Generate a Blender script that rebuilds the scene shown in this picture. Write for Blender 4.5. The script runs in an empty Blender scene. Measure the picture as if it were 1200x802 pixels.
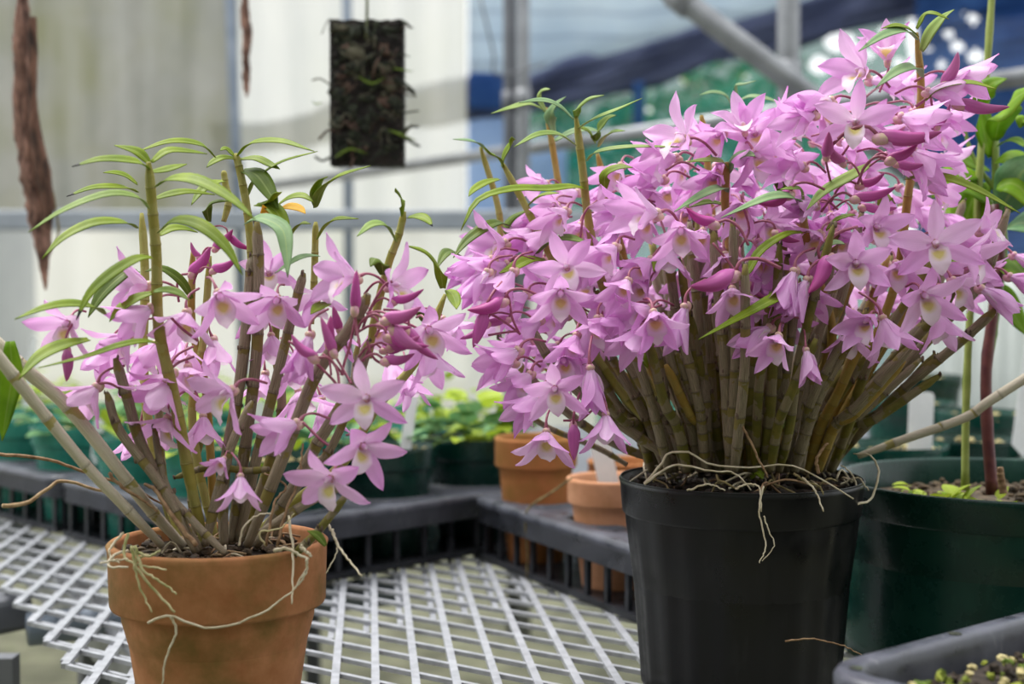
import bpy, math, random
from mathutils import Vector, Matrix, noise
R = random.Random(7)
PI = math.pi
S = bpy.context.scene
COL = S.collection

# ---------------------------------------------------------------- camera
F = 1667.0
CAMZ = 1.12
PITCH = math.atan(61 / F)
cam_d = bpy.data.cameras.new('camera')
cam = bpy.data.objects.new('camera', cam_d); COL.objects.link(cam)
cam.location = (0, 0, CAMZ)
cam.rotation_euler = (PI / 2 - PITCH, 0, 0)
cam_d.sensor_width = 36; cam_d.lens = 36 * F / 1200
cam_d.clip_start = 0.02; cam_d.clip_end = 200
cam_d.dof.use_dof = True
cam_d.dof.focus_distance = 1.2
cam_d.dof.aperture_fstop = 4.5
S.camera = cam

# ---------------------------------------------------------------- world: bright overcast sky
W = bpy.data.worlds.new('overcast'); S.world = W; W.use_nodes = True
nt = W.node_tree; nt.nodes.clear()
wo = nt.nodes.new('ShaderNodeOutputWorld'); bg = nt.nodes.new('ShaderNodeBackground')
tc = nt.nodes.new('ShaderNodeTexCoord'); sp = nt.nodes.new('ShaderNodeSeparateXYZ'); rp = nt.nodes.new('ShaderNodeValToRGB')
nt.links.new(tc.outputs['Generated'], sp.inputs[0]); nt.links.new(sp.outputs['Z'], rp.inputs[0])
rp.color_ramp.elements[0].position = 0.0; rp.color_ramp.elements[0].color = (0.80, 0.83, 0.84, 1)
rp.color_ramp.elements[1].position = 0.8; rp.color_ramp.elements[1].color = (0.97, 0.99, 1.0, 1)
nt.links.new(rp.outputs[0], bg.inputs[0]); bg.inputs[1].default_value = 1.25
nt.links.new(bg.outputs[0], wo.inputs[0])

# the sun, diffused by the cloud
sun_d = bpy.data.lights.new('sun', 'SUN'); sun_d.energy = 3.1; sun_d.angle = math.radians(30); sun_d.color = (1, 0.98, 0.95)
sun = bpy.data.objects.new('sun', sun_d); COL.objects.link(sun); sun.rotation_euler = (math.radians(-14), math.radians(-20), 0)

S.view_settings.view_transform = 'Standard'; S.view_settings.look = 'None'
S.view_settings.exposure = 0.40; S.view_settings.gamma = 1.0; S.view_settings.use_curve_mapping = False

BZ = 0.75   # bench top height

_c, _s = math.cos(PITCH), math.sin(PITCH)
def P(px, py, Y):
    """world point at depth Y (metres in front of the camera) for a point measured on the 1200x802 photograph"""
    a = (px - 600) / F; b = -(py - 401) / F
    dy = _c + b * _s; dz = b * _c - _s
    k = Y / dy
    return Vector((a * k, Y, CAMZ + dz * k))

# ---------------------------------------------------------------- materials
def lin(c):
    return tuple((x / 255 / 12.92) if x / 255 <= .04045 else ((x / 255 + .055) / 1.055) ** 2.4 for x in c) + (1,)
class NT:
    def __init__(s, name):
        s.m = bpy.data.materials.new(name); s.m.use_nodes = True; s.t = s.m.node_tree; s.t.nodes.clear()
        s.out = s.n('OutputMaterial')
    def n(s, t, **k):
        x = s.t.nodes.new('ShaderNode' + t)
        for a, v in k.items(): setattr(x, a, v)
        return x
    def l(s, a, b): s.t.links.new(a, b)
    def ramp(s, src, stops):
        r = s.n('ValToRGB'); e = r.color_ramp.elements
        while len(e) < len(stops): e.new(0.5)
        for i, (p, c) in enumerate(stops): e[i].position = p; e[i].color = c if len(c) == 4 else lin(c)
        s.l(src, r.inputs[0]); return r.outputs[0]
    def noise(s, scale, detail=3, coord='Object', stretch=None, rough=.5):
        tc = s.n('TexCoord'); nz = s.n('TexNoise'); nz.inputs['Scale'].default_value = scale; nz.inputs['Detail'].default_value = detail
        nz.inputs['Roughness'].default_value = rough
        src = tc.outputs[coord]
        if stretch:
            mp = s.n('Mapping'); mp.inputs['Scale'].default_value = stretch; s.l(src, mp.inputs[0]); src = mp.outputs[0]
        s.l(src, nz.inputs[0]); return nz.outputs[0]
    def mix(s, f, a, b, mode='MIX'):
        m = s.n('Mix', data_type='RGBA', blend_type=mode)
        for i, v in ((0, f), (6, a), (7, b)):
            if hasattr(v, 'links'): s.l(v, m.inputs[i])
            elif isinstance(v, tuple): m.inputs[i].default_value = v if len(v) == 4 else lin(v)
            else: m.inputs[i].default_value = v
        return m.outputs[2]
    def math(s, op, a, b=0.0, c=0.0):
        m = s.n('Math', operation=op)
        for i, v in enumerate((a, b, c)):
            if hasattr(v, 'links'): s.l(v, m.inputs[i])
            else: m.inputs[i].default_value = v
        return m.outputs[0]
    def uv(s):
        t = s.n('TexCoord'); p = s.n('SeparateXYZ'); s.l(t.outputs['UV'], p.inputs[0]); return p.outputs[0], p.outputs[1]
    def bsdf(s, color, rough=.6, bump=None, bumps=.3, bdist=.001, metal=0.0, spec=.5, trans=0.0, tcol=None):
        b = s.n('BsdfPrincipled')
        if hasattr(color, 'links'): s.l(color, b.inputs['Base Color'])
        else: b.inputs['Base Color'].default_value = lin(color)
        b.inputs['Metallic'].default_value = metal
        b.inputs['Specular IOR Level'].default_value = spec
        if hasattr(rough, 'links'): s.l(rough, b.inputs['Roughness'])
        else: b.inputs['Roughness'].default_value = rough
        if bump is not None:
            bp = s.n('Bump'); bp.inputs['Strength'].default_value = bumps; bp.inputs['Distance'].default_value = bdist
            s.l(bump, bp.inputs['Height']); s.l(bp.outputs[0], b.inputs['Normal'])
        res = b.outputs[0]
        if trans > 0:
            t = s.n('BsdfTranslucent'); c = tcol if tcol is not None else color
            if hasattr(c, 'links'): s.l(c, t.inputs[0])
            else: t.inputs[0].default_value = lin(c)
            mx = s.n('MixShader'); mx.inputs[0].default_value = trans; s.l(res, mx.inputs[1]); s.l(t.outputs[0], mx.inputs[2]); res = mx.outputs[0]
        s.l(res, s.out.inputs[0]); return s.m
M = {}
def simple(name, c1, c2, scale=30, rough=.6, bumps=.2, bdist=.001, stretch=None, metal=0, spec=.5, detail=4, trans=0, lo=.35, hi=.65):
    n = NT(name); z = n.noise(scale, detail, stretch=stretch)
    M[name] = n.bsdf(n.ramp(z, [(lo, c1), (hi, c2)]), rough, z, bumps, bdist, metal, spec, trans); return M[name]

# petals: uv.y runs from the petal's base to its tip, uv.x across
def petal_mat(name, base, midc, tip, vein, trans=.38, vary=1.0):
    n = NT(name); u, v = n.uv()
    c = n.ramp(v, [(0, base), (.35, midc), (1, tip)])
    w = n.math('SINE', n.math('MULTIPLY', u, 62.0))
    w = n.math('MULTIPLY', n.math('ADD', w, 1.0), .09)
    c = n.mix(w, c, vein)
    oi = n.n('ObjectInfo')
    c2 = n.mix(n.math('MULTIPLY', oi.outputs['Random'], .55 * vary), c, (250, 226, 250))
    w2 = n.math('MULTIPLY', n.math('FRACT', n.math('MULTIPLY', oi.outputs['Random'], 7.3)), .36 * vary)
    c2 = n.mix(w2, c2, (224, 134, 224))
    z = n.noise(140, 3)
    M[name] = n.bsdf(c2, .45, z, .12, .0008, spec=.35, trans=trans)
petal_mat('petal', (253, 234, 250), (248, 204, 244), (241, 174, 236), (228, 148, 224))
petal_mat('petal_deep', (222, 146, 196), (206, 92, 176), (172, 50, 124), (160, 44, 120), .25, .25)
# lip: white, yellow blotch in the throat, faint pink edge
n = NT('lip'); u, v = n.uv()
du = n.math('ABSOLUTE', n.math('SUBTRACT', u, .5))
blot = n.math('MULTIPLY', n.math('SUBTRACT', 1.0, n.math('MULTIPLY', n.math('ABSOLUTE', n.math('SUBTRACT', v, .34)), 3.6)), n.math('SUBTRACT', 1.0, n.math('MULTIPLY', du, 2.4)))
blot = n.ramp(blot, [(.05, (0, 0, 0)), (.5, (255, 255, 255))])
edge = n.ramp(n.math('MAXIMUM', n.math('MULTIPLY', du, 2.0), v), [(.8, (0, 0, 0)), (1, (150, 150, 150))])
c = n.mix(edge, (246, 230, 242), (230, 174, 228)); c = n.mix(blot, c, (216, 204, 124))
M['lip'] = n.bsdf(c, .45, trans=.35, spec=.35)
simple('column', (238, 214, 232), (226, 175, 215), 300, .4, .05)
simple('ovary', (222, 196, 160), (232, 168, 200), 220, .4, .05, trans=.15)
simple('pedicel', (140, 66, 92), (170, 100, 120), 150, .45, .1)
# cane: uv.y = node index + fraction; papery grey sheath over olive skin
def cane_mat(name, sheath_a, sheath_b, skin_a, skin_b, cover, dark=.7):
    n = NT(name); u, v = n.uv()
    fr = n.math('FRACT', v)
    st = n.noise(60, 3, 'UV', (2.2, .04, 1))
    blot = n.noise(80, 3)
    sh = n.ramp(st, [(.35, sheath_a), (.65, sheath_b)])
    sk = n.ramp(blot, [(.35, skin_a), (.65, skin_b)])
    f = n.math('ADD', fr, n.math('MULTIPLY', n.math('SUBTRACT', blot, .5), 1.5))
    fm = n.ramp(f, [(max(0.0, cover - .03), (0, 0, 0)), (min(1, cover + .03), (255, 255, 255))])
    c = n.mix(fm, sh, sk)
    ring = n.ramp(fr, [(0, (255, 255, 255)), (.045, (0, 0, 0))])
    c = n.mix(n.math('MULTIPLY', ring, dark), c, (70, 56, 38))
    M[name] = n.bsdf(c, .62, st, .5, .0012)
cane_mat('cane_grey', (104, 91, 70), (168, 154, 128), (110, 100, 44), (136, 122, 60), .80, .6)
cane_mat('cane_olive', (120, 108, 78), (140, 128, 96), (96, 94, 26), (122, 112, 38), .42, .6)
cane_mat('cane_young', (152, 146, 72), (172, 166, 92), (144, 140, 54), (162, 152, 68), .5, .25)
cane_mat('cane_amber', (156, 130, 56), (170, 146, 74), (154, 126, 46), (168, 136, 60), .5, .25)
cane_mat('cane_white', (190, 182, 158), (222, 214, 192), (160, 146, 66), (176, 166, 104), .95, .4)
simple('dry_bract', (70, 56, 44), (128, 110, 94), 200, .9, .5)
# leaves: uv.y along, uv.x across, pale midrib
def leaf_mat(name, a, b, tipc=None, trans=.3, under=None):
    n = NT(name); u, v = n.uv()
    z = n.noise(40, 3); c = n.ramp(z, [(.35, a), (.65, b)])
    mid = n.ramp(n.math('ABSOLUTE', n.math('SUBTRACT', u, .5)), [(.0, (255, 255, 255)), (.07, (0, 0, 0))])
    c = n.mix(n.math('MULTIPLY', mid, .35), c, (190, 205, 120))
    if tipc: c = n.mix(n.ramp(v, [(.90, (0, 0, 0)), (.92, (255, 255, 255))]), c, tipc)
    M[name] = n.bsdf(c, .5, n.math('SINE', n.math('MULTIPLY', u, 55.0)), .12, .0005, trans=trans, spec=.3)
leaf_mat('leaf', (112, 136, 16), (142, 162, 34))
leaf_mat('leaf_dark', (84, 108, 24), (108, 130, 36))
leaf_mat('leaf_pale', (134, 162, 74), (160, 182, 104))
leaf_mat('leaf_grey', (126, 158, 108), (150, 180, 130))
leaf_mat('leaf_black_tip', (114, 138, 18), (142, 162, 36), (26, 20, 18))
leaf_mat('leaf_yellow', (232, 180, 30), (246, 198, 50))
leaf_mat('leaf_broad', (112, 156, 24), (146, 184, 44), trans=.45)
leaf_mat('leaf_blue_green', (88, 136, 88), (128, 170, 112), trans=.25)
leaf_mat('leaf_lime', (150, 176, 40), (184, 200, 66), trans=.35)
simple('root', (186, 172, 140), (216, 206, 180), 120, .6, .2)
simple('root_green', (150, 150, 92), (206, 194, 150), 90, .6, .2)
simple('twig', (120, 90, 62), (166, 136, 102), 160, .8, .5)
simple('twig_pale', (150, 122, 88), (186, 160, 122), 160, .8, .5)
simple('bark_chip', (44, 36, 26), (92, 76, 54), 120, .9, .6)
simple('bark_chip_dark', (24, 20, 17), (60, 48, 36), 120, .9, .6)
simple('moss_hole_black', (22, 24, 22), (56, 62, 44), 120, .9, .6)
simple('fibre', (84, 74, 46), (140, 126, 84), 100, .9, .3)
simple('moss', (80, 100, 26), (140, 146, 50), 80, .9, .6)
simple('gravel', (150, 136, 90), (202, 190, 140), 120, .9, .5)
# terracotta with algae stains, paler salt bloom
def terracotta(name, a, b, alg, dirt):
    n = NT(name)
    z = n.noise(26, 6, rough=.65); z2 = n.noise(20, 5, rough=.6); z3 = n.noise(300, 3)
    c = n.ramp(z, [(.3, a), (.7, b)])
    c = n.mix(n.math('MULTIPLY', n.ramp(z2, [(.42, (0, 0, 0)), (.66, (255, 255, 255))]), .85), c, alg)
    c = n.mix(n.ramp(z3, [(.66, (0, 0, 0)), (.76, (110, 110, 110))]), c, dirt)
    M[name] = n.bsdf(c, .8, z3, .25, .0006, spec=.3)
terracotta('terracotta', (156, 100, 60), (186, 130, 88), (112, 92, 42), (86, 66, 42))
terracotta('terracotta_pale', (200, 140, 104), (214, 158, 122), (180, 126, 86), (140, 96, 66))
terracotta('terracotta_brown', (160, 98, 54), (180, 116, 70), (140, 100, 46), (110, 78, 42))
def plastic(name, a, b, scuff, rough=.38, amt=.5):
    n = NT(name); z = n.noise(24, 5, rough=.65); z2 = n.noise(90, 4, stretch=(1, 1, .3))
    c = n.ramp(z, [(.35, a), (.65, b)])
    c = n.mix(n.math('MULTIPLY', n.ramp(z2, [(.62, (0, 0, 0)), (.74, (255, 255, 255))]), amt), c, scuff)
    M[name] = n.bsdf(c, n.ramp(z, [(.3, (rough * 255,) * 3), (.7, (min(1, rough + .25) * 255,) * 3)]), z2, .12, .0008, spec=.4)
plastic('black_plastic', (14, 14, 16), (20, 20, 22), (40, 40, 42), .5, .3)
plastic('tray_plastic', (58, 60, 68), (84, 86, 96), (128, 128, 134), .5, .55)
plastic('tray_dark', (30, 31, 36), (44, 46, 52), (84, 84, 90), .5, .4)
plastic('green_plastic', (12, 58, 50), (18, 72, 60), (70, 116, 100), .4, .3)
plastic('green_plastic_dark', (10, 44, 38), (14, 56, 46), (60, 100, 84), .42, .3)
plastic('teal_plastic', (34, 116, 102), (58, 146, 128), (90, 150, 130), .4, .3)
plastic('label_plastic', (232, 234, 236), (244, 245, 246), (210, 210, 210), .4, .2)
simple('bench_wire', (150, 152, 158), (176, 178, 184), 60, .36, .1, .0004, metal=.1)
simple('bench_wire_low', (138, 140, 146), (168, 170, 176), 60, .4, .1, .0004, metal=.1)
simple('steel_pipe', (128, 130, 134), (152, 154, 158), 12, .38, .05, metal=.4)
simple('steel_blue', (104, 116, 132), (128, 138, 152), 8, .45, .05, metal=.2)
simple('steel_dark', (92, 94, 100), (112, 114, 120), 8, .5, .05, metal=.2)
simple('gutter', (146, 152, 160), (166, 172, 180), 8, .5, .05)
simple('wire', (90, 96, 70), (120, 126, 90), 40, .6, .1)
simple('bamboo', (126, 142, 60), (154, 164, 84), 40, .5, .1)
simple('stem_green', (92, 118, 34), (120, 144, 52), 60, .5, .1)
simple('stem_red', (86, 40, 46), (112, 62, 58), 90, .5, .1)
simple('cork', (70, 48, 42), (168, 128, 112), 110, .9, 1, .006, stretch=(1, 1, .25))
simple('cork_dark', (50, 36, 30), (128, 92, 76), 110, .9, 1, .006, stretch=(1, 1, .25))

# milky plastic sheeting with algae and rain streaks
def sheet(name, a, b, c3, streak, clear, alg=.5, tr=.5, sc=1.1):
    n = NT(name)
    z = n.noise(sc, 5, rough=.6, stretch=(1.6, 1, .8)); st = n.noise(3.2, 4, stretch=(3.0, 1, .16)); z2 = n.noise(sc * .9, 5)
    c = n.ramp(z, [(.3, a), (.7, b)])
    c = n.mix(n.math('MULTIPLY', n.ramp(z2, [(.45, (0, 0, 0)), (.65, (255, 255, 255))]), alg), c, c3)
    c = n.mix(n.math('MULTIPLY', n.ramp(st, [(.4, (0, 0, 0)), (.7, (255, 255, 255))]), .45), c, streak)
    d = n.n('BsdfDiffuse'); t = n.n('BsdfTranslucent'); tr_ = n.n('BsdfTransparent')
    n.l(c, d.inputs[0]); n.l(c, t.inputs[0])
    m1 = n.n('MixShader'); m1.inputs[0].default_value = tr; n.l(d.outputs[0], m1.inputs[1]); n.l(t.outputs[0], m1.inputs[2])
    m2 = n.n('MixShader'); m2.inputs[0].default_value = clear; n.l(m1.outputs[0], m2.inputs[1]); n.l(tr_.outputs[0], m2.inputs[2])
    n.l(m2.outputs[0], n.out.inputs[0]); M[name] = n.m
sheet('film_grimy', (118, 120, 110), (160, 157, 148), (122, 122, 84), (176, 175, 168), .05, .85, .45, 2.2)
sheet('film_pale', (196, 197, 186), (222, 218, 208), (196, 198, 160), (226, 224, 218), .28, .35)
sheet('film_low', (216, 214, 204), (240, 236, 224), (190, 196, 160), (242, 240, 232), .10, .3)
sheet('film_low_grey', (130, 134, 134), (166, 168, 166), (170, 174, 160), (196, 196, 192), .08, .3)

# woven nets: procedural thread colour, partly see-through
def net(name, a, b, clear, wave=None, sc=2.0, tr=.5):
    n = NT(name); z = n.noise(sc, 4)
    c = n.ramp(z, [(.35, a), (.65, b)])
    if wave:
        wv = n.n('TexWave', wave_type='BANDS', bands_direction='Z'); wv.inputs['Scale'].default_value = 1.9; wv.inputs['Distortion'].default_value = 2.2
        wv.inputs['Detail'].default_value = 2; wv.inputs['Detail Scale'].default_value = .6
        tcx = n.n('TexCoord'); n.l(tcx.outputs['Object'], wv.inputs[0])
        c = n.mix(n.math('MULTIPLY', n.ramp(wv.outputs[1], [(.0, (255, 255, 255)), (.12, (0, 0, 0))]), .4), c, wave)
    d = n.n('BsdfDiffuse'); t = n.n('BsdfTranslucent'); tr_ = n.n('BsdfTransparent')
    n.l(c, d.inputs[0]); n.l(c, t.inputs[0])
    m1 = n.n('MixShader'); m1.inputs[0].default_value = tr; n.l(d.outputs[0], m1.inputs[1]); n.l(t.outputs[0], m1.inputs[2])
    m2 = n.n('MixShader'); m2.inputs[0].default_value = clear; n.l(m1.outputs[0], m2.inputs[1]); n.l(tr_.outputs[0], m2.inputs[2])
    n.l(m2.outputs[0], n.out.inputs[0]); M[name] = n.m
net('net_pale_blue', (186, 202, 216), (214, 224, 230), .12, (110, 128, 158), 1.2)
net('net_navy', (92, 100, 132), (112, 120, 150), .05, None, 3)
net('net_blue', (50, 84, 144), (76, 112, 168), .14, None, 3)
net('net_sky_blue', (150, 178, 216), (178, 200, 228), .15, None, 2)
net('net_teal', (40, 138, 134), (90, 176, 156), .45, None, 2.6)

n = NT('earth'); z = n.noise(5, 5); z2 = n.noise(22, 4)
c = n.ramp(z, [(.35, (70, 70, 54)), (.65, (112, 112, 90))]); c = n.mix(n.math('MULTIPLY', n.ramp(z2, [(.5, (0, 0, 0)), (.7, (255, 255, 255))]), .4), c, (72, 84, 46))
M['earth'] = n.bsdf(c, .9, z2, .6, .01)
simple('concrete', (168, 172, 148), (206, 208, 186), 6, .9, .2)

# ---------------------------------------------------------------- mesh helpers
class MB:
    def __init__(s): s.v = []; s.f = []; s.uv = []; s.mi = []
    def add(s, vs, fs, uvs=None, mi=0):
        b = len(s.v); s.v += [tuple(x) for x in vs]; s.uv += list(uvs) if uvs else [(0, 0)] * len(vs)
        s.f += [tuple(i + b for i in f) for f in fs]; s.mi += [mi] * len(fs)
    def grid(s, pts, uvs=None, mi=0, closed=False):
        nu = len(pts); nv = len(pts[0]); fs = []
        for i in range(nu - 1):
            for j in range(nv - 1 if not closed else nv):
                k = (j + 1) % nv
                fs.append((i * nv + j, i * nv + k, (i + 1) * nv + k, (i + 1) * nv + j))
        s.add([p for r in pts for p in r], fs, [q for r in uvs for q in r] if uvs else None, mi)
    def tube(s, pts, rad, n=6, mi=0, cap=True, vv=None):
        pts = [Vector(p) for p in pts]; rows = []; uvs = []
        if not isinstance(rad, (list, tuple)): rad = [rad] * len(pts)
        ref = None
        for i, p in enumerate(pts):
            t = (pts[min(i + 1, len(pts) - 1)] - pts[max(i - 1, 0)])
            if t.length < 1e-9: t = Vector((0, 0, 1))
            t.normalize()
            if ref is None:
                ref = t.cross(Vector((0.13, 1, 0.07)));
                if ref.length < .1: ref = t.cross(Vector((1, 0, 0)))
            ref = (ref - t * ref.dot(t)).normalized(); b = t.cross(ref)
            rows.append([p + (ref * math.cos(2 * PI * k / n) + b * math.sin(2 * PI * k / n)) * rad[i] for k in range(n)])
            v = vv[i] if vv else i / max(1, len(pts) - 1)
            uvs.append([(k / n, v) for k in range(n)])
        base = len(s.v)
        s.grid(rows, uvs, mi, True)
        if cap:
            s.f.append(tuple(base + k for k in reversed(range(n)))); s.mi.append(mi)
            e = base + (len(pts) - 1) * n; s.f.append(tuple(e + k for k in range(n))); s.mi.append(mi)
    def lathe(s, prof, c=(0, 0, 0), n=40, mi=0, fn=None):
        rows = []
        for k, (r, z) in enumerate(prof):
            row = []
            for j in range(n):
                a = 2 * PI * j / n; rr = r
                if fn: rr = fn(r, z, a)
                row.append((c[0] + rr * math.cos(a), c[1] + rr * math.sin(a), c[2] + z))
            rows.append(row)
        s.grid(rows, None, mi, True)
    def box(s, c, d, ax=None, mi=0):
        c = Vector(c); X, Y, Z = ax or (Vector((1, 0, 0)), Vector((0, 1, 0)), Vector((0, 0, 1)))
        vs = [c + X * (d[0] / 2 * a) + Y * (d[1] / 2 * b) + Z * (d[2] / 2 * e) for a in (-1, 1) for b in (-1, 1) for e in (-1, 1)]
        s.add(vs, [(0, 1, 3, 2), (4, 6, 7, 5), (0, 4, 5, 1), (2, 3, 7, 6), (0, 2, 6, 4), (1, 5, 7, 3)], None, mi)
    def blob(s, c, r, sc=(1, 1, 1), nu=6, nv=8, mi=0, rough=0, rot=None):
        c = Vector(c); rows = []
        for i in range(nu + 1):
            th = PI * i / nu; row = []
            for j in range(nv):
                ph = 2 * PI * j / nv
                d = Vector((math.sin(th) * math.cos(ph), math.sin(th) * math.sin(ph), math.cos(th)))
                k = 1 + (rough * noise.noise(d * 1.7 + c * 40) if rough else 0)
                d = Vector((d.x * sc[0], d.y * sc[1], d.z * sc[2])) * (r * k)
                if rot: d = rot @ d
                row.append(c + d)
            rows.append(row)
        s.grid(rows, None, mi, True)
    def mesh(s, name, mats, smooth=True, org=(0, 0, 0)):
        me = bpy.data.meshes.new(name); o = Vector(org)
        me.from_pydata([tuple(Vector(v) - o) for v in s.v], [], s.f)
        for m in mats: me.materials.append(M[m])
        me.polygons.foreach_set('material_index', s.mi)
        uvl = me.uv_layers.new(name='uv'); li = [0] * len(me.loops); me.loops.foreach_get('vertex_index', li)
        flat = []
        for i in li: flat += s.uv[i]
        uvl.data.foreach_set('uv', flat)
        if smooth: me.polygons.foreach_set('use_smooth', [True] * len(me.polygons))
        me.validate(); me.update(); return me

def tag(o, label, cat, group=None, kind=None):
    o['label'] = label; o['category'] = cat
    if group: o['group'] = group
    if kind: o['kind'] = kind
    return o
def empty(name, loc, label=None, cat=None, group=None, kind=None):
    o = bpy.data.objects.new(name, None); COL.objects.link(o); o.location = loc; o.empty_display_size = .05
    if label: tag(o, label, cat, group)
    if kind: o['kind'] = kind
    return o
def link(name, me, parent=None, loc=None, mat=None, label=None, kind=None):
    o = bpy.data.objects.new(name, me); COL.objects.link(o)
    if parent: o.parent = parent
    if mat is not None: o.matrix_local = mat
    elif loc is not None: o.location = loc
    if label: o['label'] = label
    if kind: o['kind'] = kind
    return o
def part(name, mb, mats, parent, smooth=True, label=None, kind=None):
    """mesh given in world coordinates, stored relative to its (unrotated) parent"""
    org = Vector(parent.location) if parent else Vector((0, 0, 0))
    if isinstance(mats, str): mats = [mats]
    return link(name, mb.mesh(name, mats, smooth, org), parent, label=label, kind=kind)
def bevel(o, w, seg=2):
    m = o.modifiers.new('bevel', 'BEVEL'); m.width = w; m.segments = seg; m.limit_method = 'ANGLE'; m.angle_limit = .6; return o

def spline(pts, n):
    """Catmull-Rom through the points, n samples"""
    pts = [Vector(p) for p in pts]
    if len(pts) == 2: return [pts[0].lerp(pts[1], i / (n - 1)) for i in range(n)]
    q = [pts[0] * 2 - pts[1]] + pts + [pts[-1] * 2 - pts[-2]]; out = []; segs = len(pts) - 1
    for i in range(n):
        t = i / (n - 1) * segs; k = min(int(t), segs - 1); t -= k
        a, b, c, d = q[k], q[k + 1], q[k + 2], q[k + 3]
        out.append(.5 * ((2 * b) + (c - a) * t + (2 * a - 5 * b + 4 * c - d) * t * t + (3 * b - a - 3 * c + d) * t ** 3))
    return out
def path(px, Y0, Y1=None, n=20):
    Y1 = Y0 if Y1 is None else Y1; k = len(px) - 1
    return spline([P(a, b, Y0 + (Y1 - Y0) * i / k) for i, (a, b) in enumerate(px)], n)

# ================================================================ SETTING
g = MB(); g.box((0, 6, -.05), (24, 24, .1)); o = part('floor', g, 'earth', None, False); o['kind'] = 'structure'
o = None
fl = MB(); fl.box((0, 0, 0), (.32, 6, .03), (Vector((.95, .3, 0)), Vector((-.3, .95, 0)), Vector((0, 0, 1))))
for k, (x, y) in enumerate([(.15, 2.9), (.62, 2.6), (-.3, 3.4)]):
    m = MB(); m.box((x, y, .012), (.10, 5, .03), (Vector((.35, .94, 0)), Vector((-.94, .35, 0)), Vector((0, 0, 1))))
    p = part('trim_%d' % (k + 1), m, 'concrete', None, False); p['kind'] = 'structure'

sheet('film_fill_block', (96, 100, 88), (120, 122, 108), (80, 96, 66), (120, 124, 116), .0, .5, .25)
m = MB(); m.grid([[Vector((-6 + 12 * i / 20, -1.7 + .02 * math.sin(i * 1.3), 3.4 * j / 8)) for j in range(9)] for i in range(21)])
o = part('wall_fill_block', m, 'film_fill_block', None); o['kind'] = 'structure'  # unseen wall added behind the camera to cut the front fill light
# plastic-sheeted end wall, straight sheets between posts
wall = empty('wall_back', (0, 7, 0), kind='structure')
def sheetpart(name, x0, x1, z0, z1, Y, mat, bow=.02):
    m = MB(); rows = []
    for i in range(9):
        z = z0 + (z1 - z0) * i / 8
        rows.append([Vector((x0 + (x1 - x0) * j / 14, Y + bow * math.sin(j * 1.1 + i * .4) * math.sin(PI * j / 14), z)) for j in range(15)])
    m.grid(rows); return part(name, m, mat, wall)
X = lambda px, Y=7.0: (px - 600) / F * Y
Zp = lambda py, Y=7.0: P(600, py, Y).z
sheetpart('sheet', X(-700), X(30), Zp(265), 3.6, 7, 'film_grimy')
sheetpart('sheet', X(30), X(282), Zp(265), 3.6, 7, 'film_grimy')
sheetpart('sheet', X(282), X(412), Zp(265), 3.6, 7, 'film_pale')
sheetpart('sheet', X(412), X(547), Zp(265), 3.6, 7, 'film_pale')
sheetpart('sheet', X(-700), X(42), .02, Zp(265), 7, 'film_low_grey')
sheetpart('sheet', X(42), X(282), .02, Zp(265), 7, 'film_low')
sheetpart('sheet', X(282), X(700), .02, Zp(265), 7, 'film_low')

def pole(name, a, b, r, mat, label, cat='pole', group=None, seg=14, extra=None):
    root = empty(name, b if Vector(b).z < Vector(a).z else a, label, cat, group)
    m = MB(); m.tube([a, b], r, seg); part('pipe', m, mat, root)
    m2 = MB(); mid = Vector(a).lerp(Vector(b), .52); d = (Vector(b) - Vector(a)).normalized()
    m2.tube([mid - d * .03, mid + d * .03], r * 1.25, seg); part('collar', m2, mat, root)
    if extra: extra(root)
    return root
def vpole(pxt, pxb, Y, r, mat, label):
    a = P(pxt, -60, Y); b = P(pxb, 330, Y); k = (b.x - a.x) / (b.z - a.z)
    return pole('wall_post', Vector((a.x + k * (3.6 - a.z), Y, 3.6)), Vector((b.x + k * (0 - b.z), Y, 0)), r, mat, label)
vpole(268, 282, 6.85, .026, 'steel_blue', 'thin blue-grey post behind the left orchid, beside the short strip of hanging bark')
vpole(406, 409, 6.85, .024, 'steel_blue', 'thin blue-grey post passing behind the black hanging fern slab')
vpole(597, 599, 4.6, .022, 'steel_dark', 'dark grey half of the paired upright posts between the sheeting and the nets')
vpole(613, 614, 4.55, .020, 'steel_pipe', 'lighter half of the paired upright posts between the sheeting and the nets')
vpole(924, 924, 4.0, .031, 'steel_pipe', 'grey upright post crossed by the sloping brace behind the right orchid')
# sloping brace and rails
a = P(770, -22, 3.75); b = P(1010, 158, 3.55); d = (b - a)
pole('roof_brace', a - d * 1.2, b + d * .35, .030, 'steel_pipe', 'sloping grey pipe brace running down behind the pink flowers', 'brace')
a = P(322, 217, 6.5); b = P(1215, 88, 3.1)
pole('wall_rail', a, b + (b - a) * .12, .021, 'steel_pipe', 'grey horizontal pipe rail in front of the blue and teal nets', 'rail')
g = MB(); a = P(-120, 247, 4.4); g.box(((a.x + .5) / 2 , 4.4, (P(0, 246, 4.4).z + P(0, 271, 4.4).z) / 2), (abs(a.x) + .9, .05, .062))
o = bevel(part('gutter', g, 'gutter', None, False), .008)
tag(o, 'long pale grey gutter behind the leaf tips of the left orchid', 'gutter')
m = MB(); m.tube(path([(562, -5), (578, 60), (583, 88), (640, 75)], 4.5, n=14), .004, 6)
tag(part('tie_wire', m, 'steel_dark', None), 'thin slack wire beside the paired posts', 'wire')

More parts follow.
